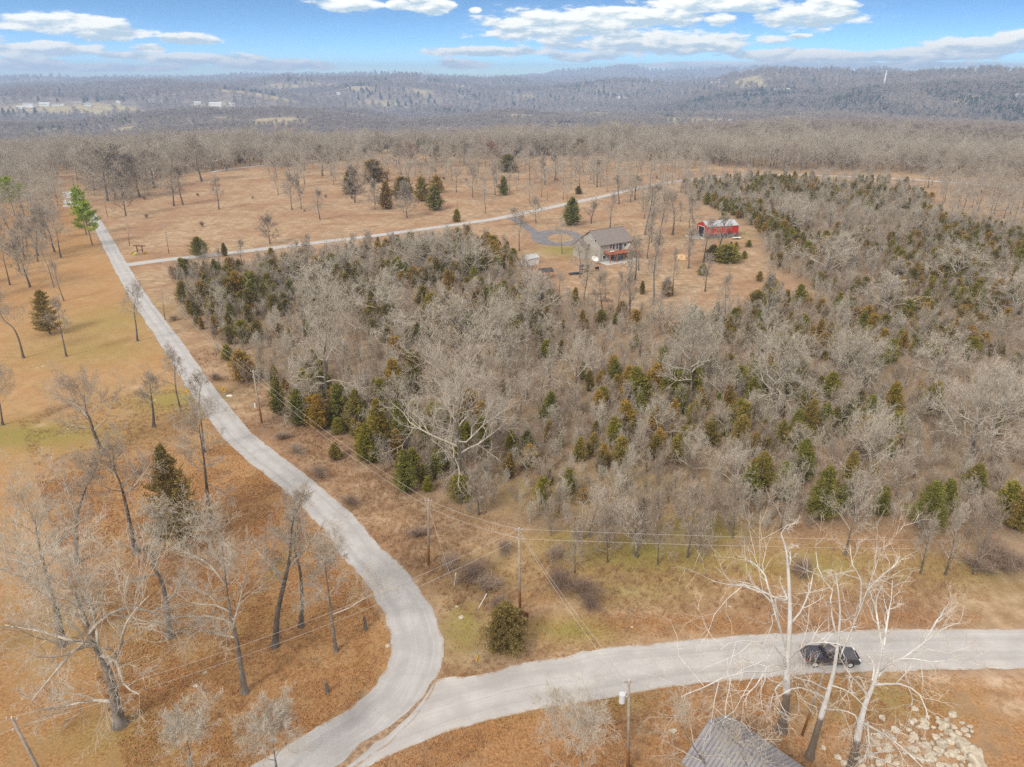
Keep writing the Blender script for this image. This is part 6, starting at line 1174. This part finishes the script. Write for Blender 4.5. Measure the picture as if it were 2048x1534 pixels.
for a in [(60,214,26,'long white building at the left end of the far town',0,2),(88,213,18,'white building next to the long one in the far town',0,5),(40,219,12,'small white house below the long far town building',0,5),(115,213,20,'brown roofed white building in the far town',0,3),(155,211,14,'tan house in the middle of the far town',1,2),(175,213,12,'white house in the middle of the far town',0,2),(215,212,12,'tan house right of the middle of the far town',1,3),(238,208,10,'tall white church like building right of the far town',0,5),
          (203,194,9,'lone bright white building above the far town',0,5),(300,205,14,'white low building right of the church like one',0,5),(322,205,9,'tan building right of the low white one',1,2),(395,210,12,'white house among dark evergreens, left',0,5),(432,212,26,'long grey white building below dark evergreens',0,5),(462,213,14,'white building right of the long grey white one',0,5),(505,217,9,'small white house at the right end of the far houses',0,2),
          (556,262,9,'red roofed farm building left of its pair below the yellow field',1,4),(586,265,7,'red roofed farm shed right of its pair below the yellow field',1,4),(390,288,9,'white house in the bare trees above the crest, upper',0,5),(398,293,6,'white shed in the bare trees above the crest, lower',0,5),(18,295,6,'white shed at the left edge above the crest',0,5),(560,171,8,'tan farmhouse beside the long pale field on the horizon',1,4),(678,190,8,'white house on the far wooded slope',0,5),(925,196,10,'white house with grey roof on the far slope, centre',0,2),(935,198,7,'small tan house on the far slope, centre',1,3),
          (1015,152,16,'row of white buildings on the horizon at the centre left',0,5),(1040,152,12,'white buildings on the horizon right of the row',0,5),(1163,151,6,'tiny white tower house on the horizon',0,5),(1368,157,14,'white building in the hill settlement, left',0,5),(1408,160,14,'white red roofed building in the hill settlement',0,4),(1426,163,10,'white house in the hill settlement, middle',0,2),(1446,163,12,'red roofed house in the hill settlement, right',0,4),(1345,170,10,'tan house under the hill settlement',1,2),(1430,169,16,'long tan building under the hill settlement',1,5),
          (1556,182,10,'white house on the slope left of the dark bluff',0,2),(1575,182,10,'grey white house on the slope left of the dark bluff, right one',0,5),(1715,160,12,'tan house on the bluff top left of the white tower',1,3),(1971,170,12,'bright white long building on the far right ridge',0,5),(2040,196,14,'white building at the right edge under the ridge',0,5),(1236,197,8,'white house by the winding far road',0,5),
          (1605,233,12,'white house in the riverside clearings, left',0,5),(1620,235,8,'grey house in the riverside clearings, left',0,2),(1702,250,12,'blue grey roofed house in the riverside clearings',1,2),(1757,253,12,'bright white house in the riverside clearings, right',0,5),(1798,272,18,'pale long roofed house among bare trees, right of the tan bank',0,5),(1465,236,8,'white house on the pale pasture',0,5),(1718,270,9,'tan house front among bare trees',1,3),(1440,243,7,'brown barn on the pale pasture',1,3),
          (1780,302,10,'far farm shed on the crest right',1,2)]: far_house(*a)
c = at(1767, 172); e = empty('tower', c, 0, 'tall thin white tower on top of the dark bluff', 'tower'); MB().cyl((0, 0, -5), (1.5, 0, 52), 5.5, 2.4, n=12).build('shaft', HM[0], e); MB().cyl((1.5, 0, 52.1), (1.6, 0, 56), 2.6, 2.0, n=12).build('cap', HM[5], e)
# pale far roads
for (pl, w, lab) in (([(1218,214),(1235,206),(1250,197),(1236,190)], 7, 'pale winding road climbing a far hill'), ([(1150,222),(1190,216),(1222,212)], 8, 'pale far road at the foot of the hills'), ([(1430,250),(1452,246),(1468,240)], 5, 'pale track on the far pasture')):
    cc = smooth(W2(pl), 6); strip('path', offset(cc, -w), offset(cc, w), M['gravel'], 3.5, lab)
# smoke of a brush fire
sv = bpy.data.materials.new('smoke'); sv.use_nodes = True; nt = sv.node_tree; nt.nodes.clear(); vo = nt.nodes.new('ShaderNodeVolumePrincipled'); vo.inputs['Color'].default_value = (.75, .85, 1, 1); vo.inputs['Density'].default_value = .010; ou = nt.nodes.new('ShaderNodeOutputMaterial'); nt.links.new(vo.outputs[0], ou.inputs['Volume'])
c = at(840, 174); q = MB(); q.cyl((0, 0, 0), (12, 0, 35), 9, 18, n=14); q.cyl((12, 0, 35.1), (38, 0, 85), 18, 34, n=14); tag(q.build('smoke', sv, None, c), 'thin bluish smoke column rising from the far woods', 'smoke', kind='stuff')
# ---------------------------------------------------------------- haze
hz = bpy.data.materials.new('haze'); hz.use_nodes = True; nt = hz.node_tree; nt.nodes.clear(); vo = nt.nodes.new('ShaderNodeVolumePrincipled'); vo.inputs['Color'].default_value = (.54, .72, 1, 1); vo.inputs['Density'].default_value = HAZE; vo.inputs['Anisotropy'].default_value = .2
ou = nt.nodes.new('ShaderNodeOutputMaterial'); nt.links.new(vo.outputs[0], ou.inputs['Volume'])
tag(MB().box(-12200, 12200, -12200, 12200, -170, 205).build('haze', hz), 'pale blue winter haze over the far hills', 'haze', kind='stuff')
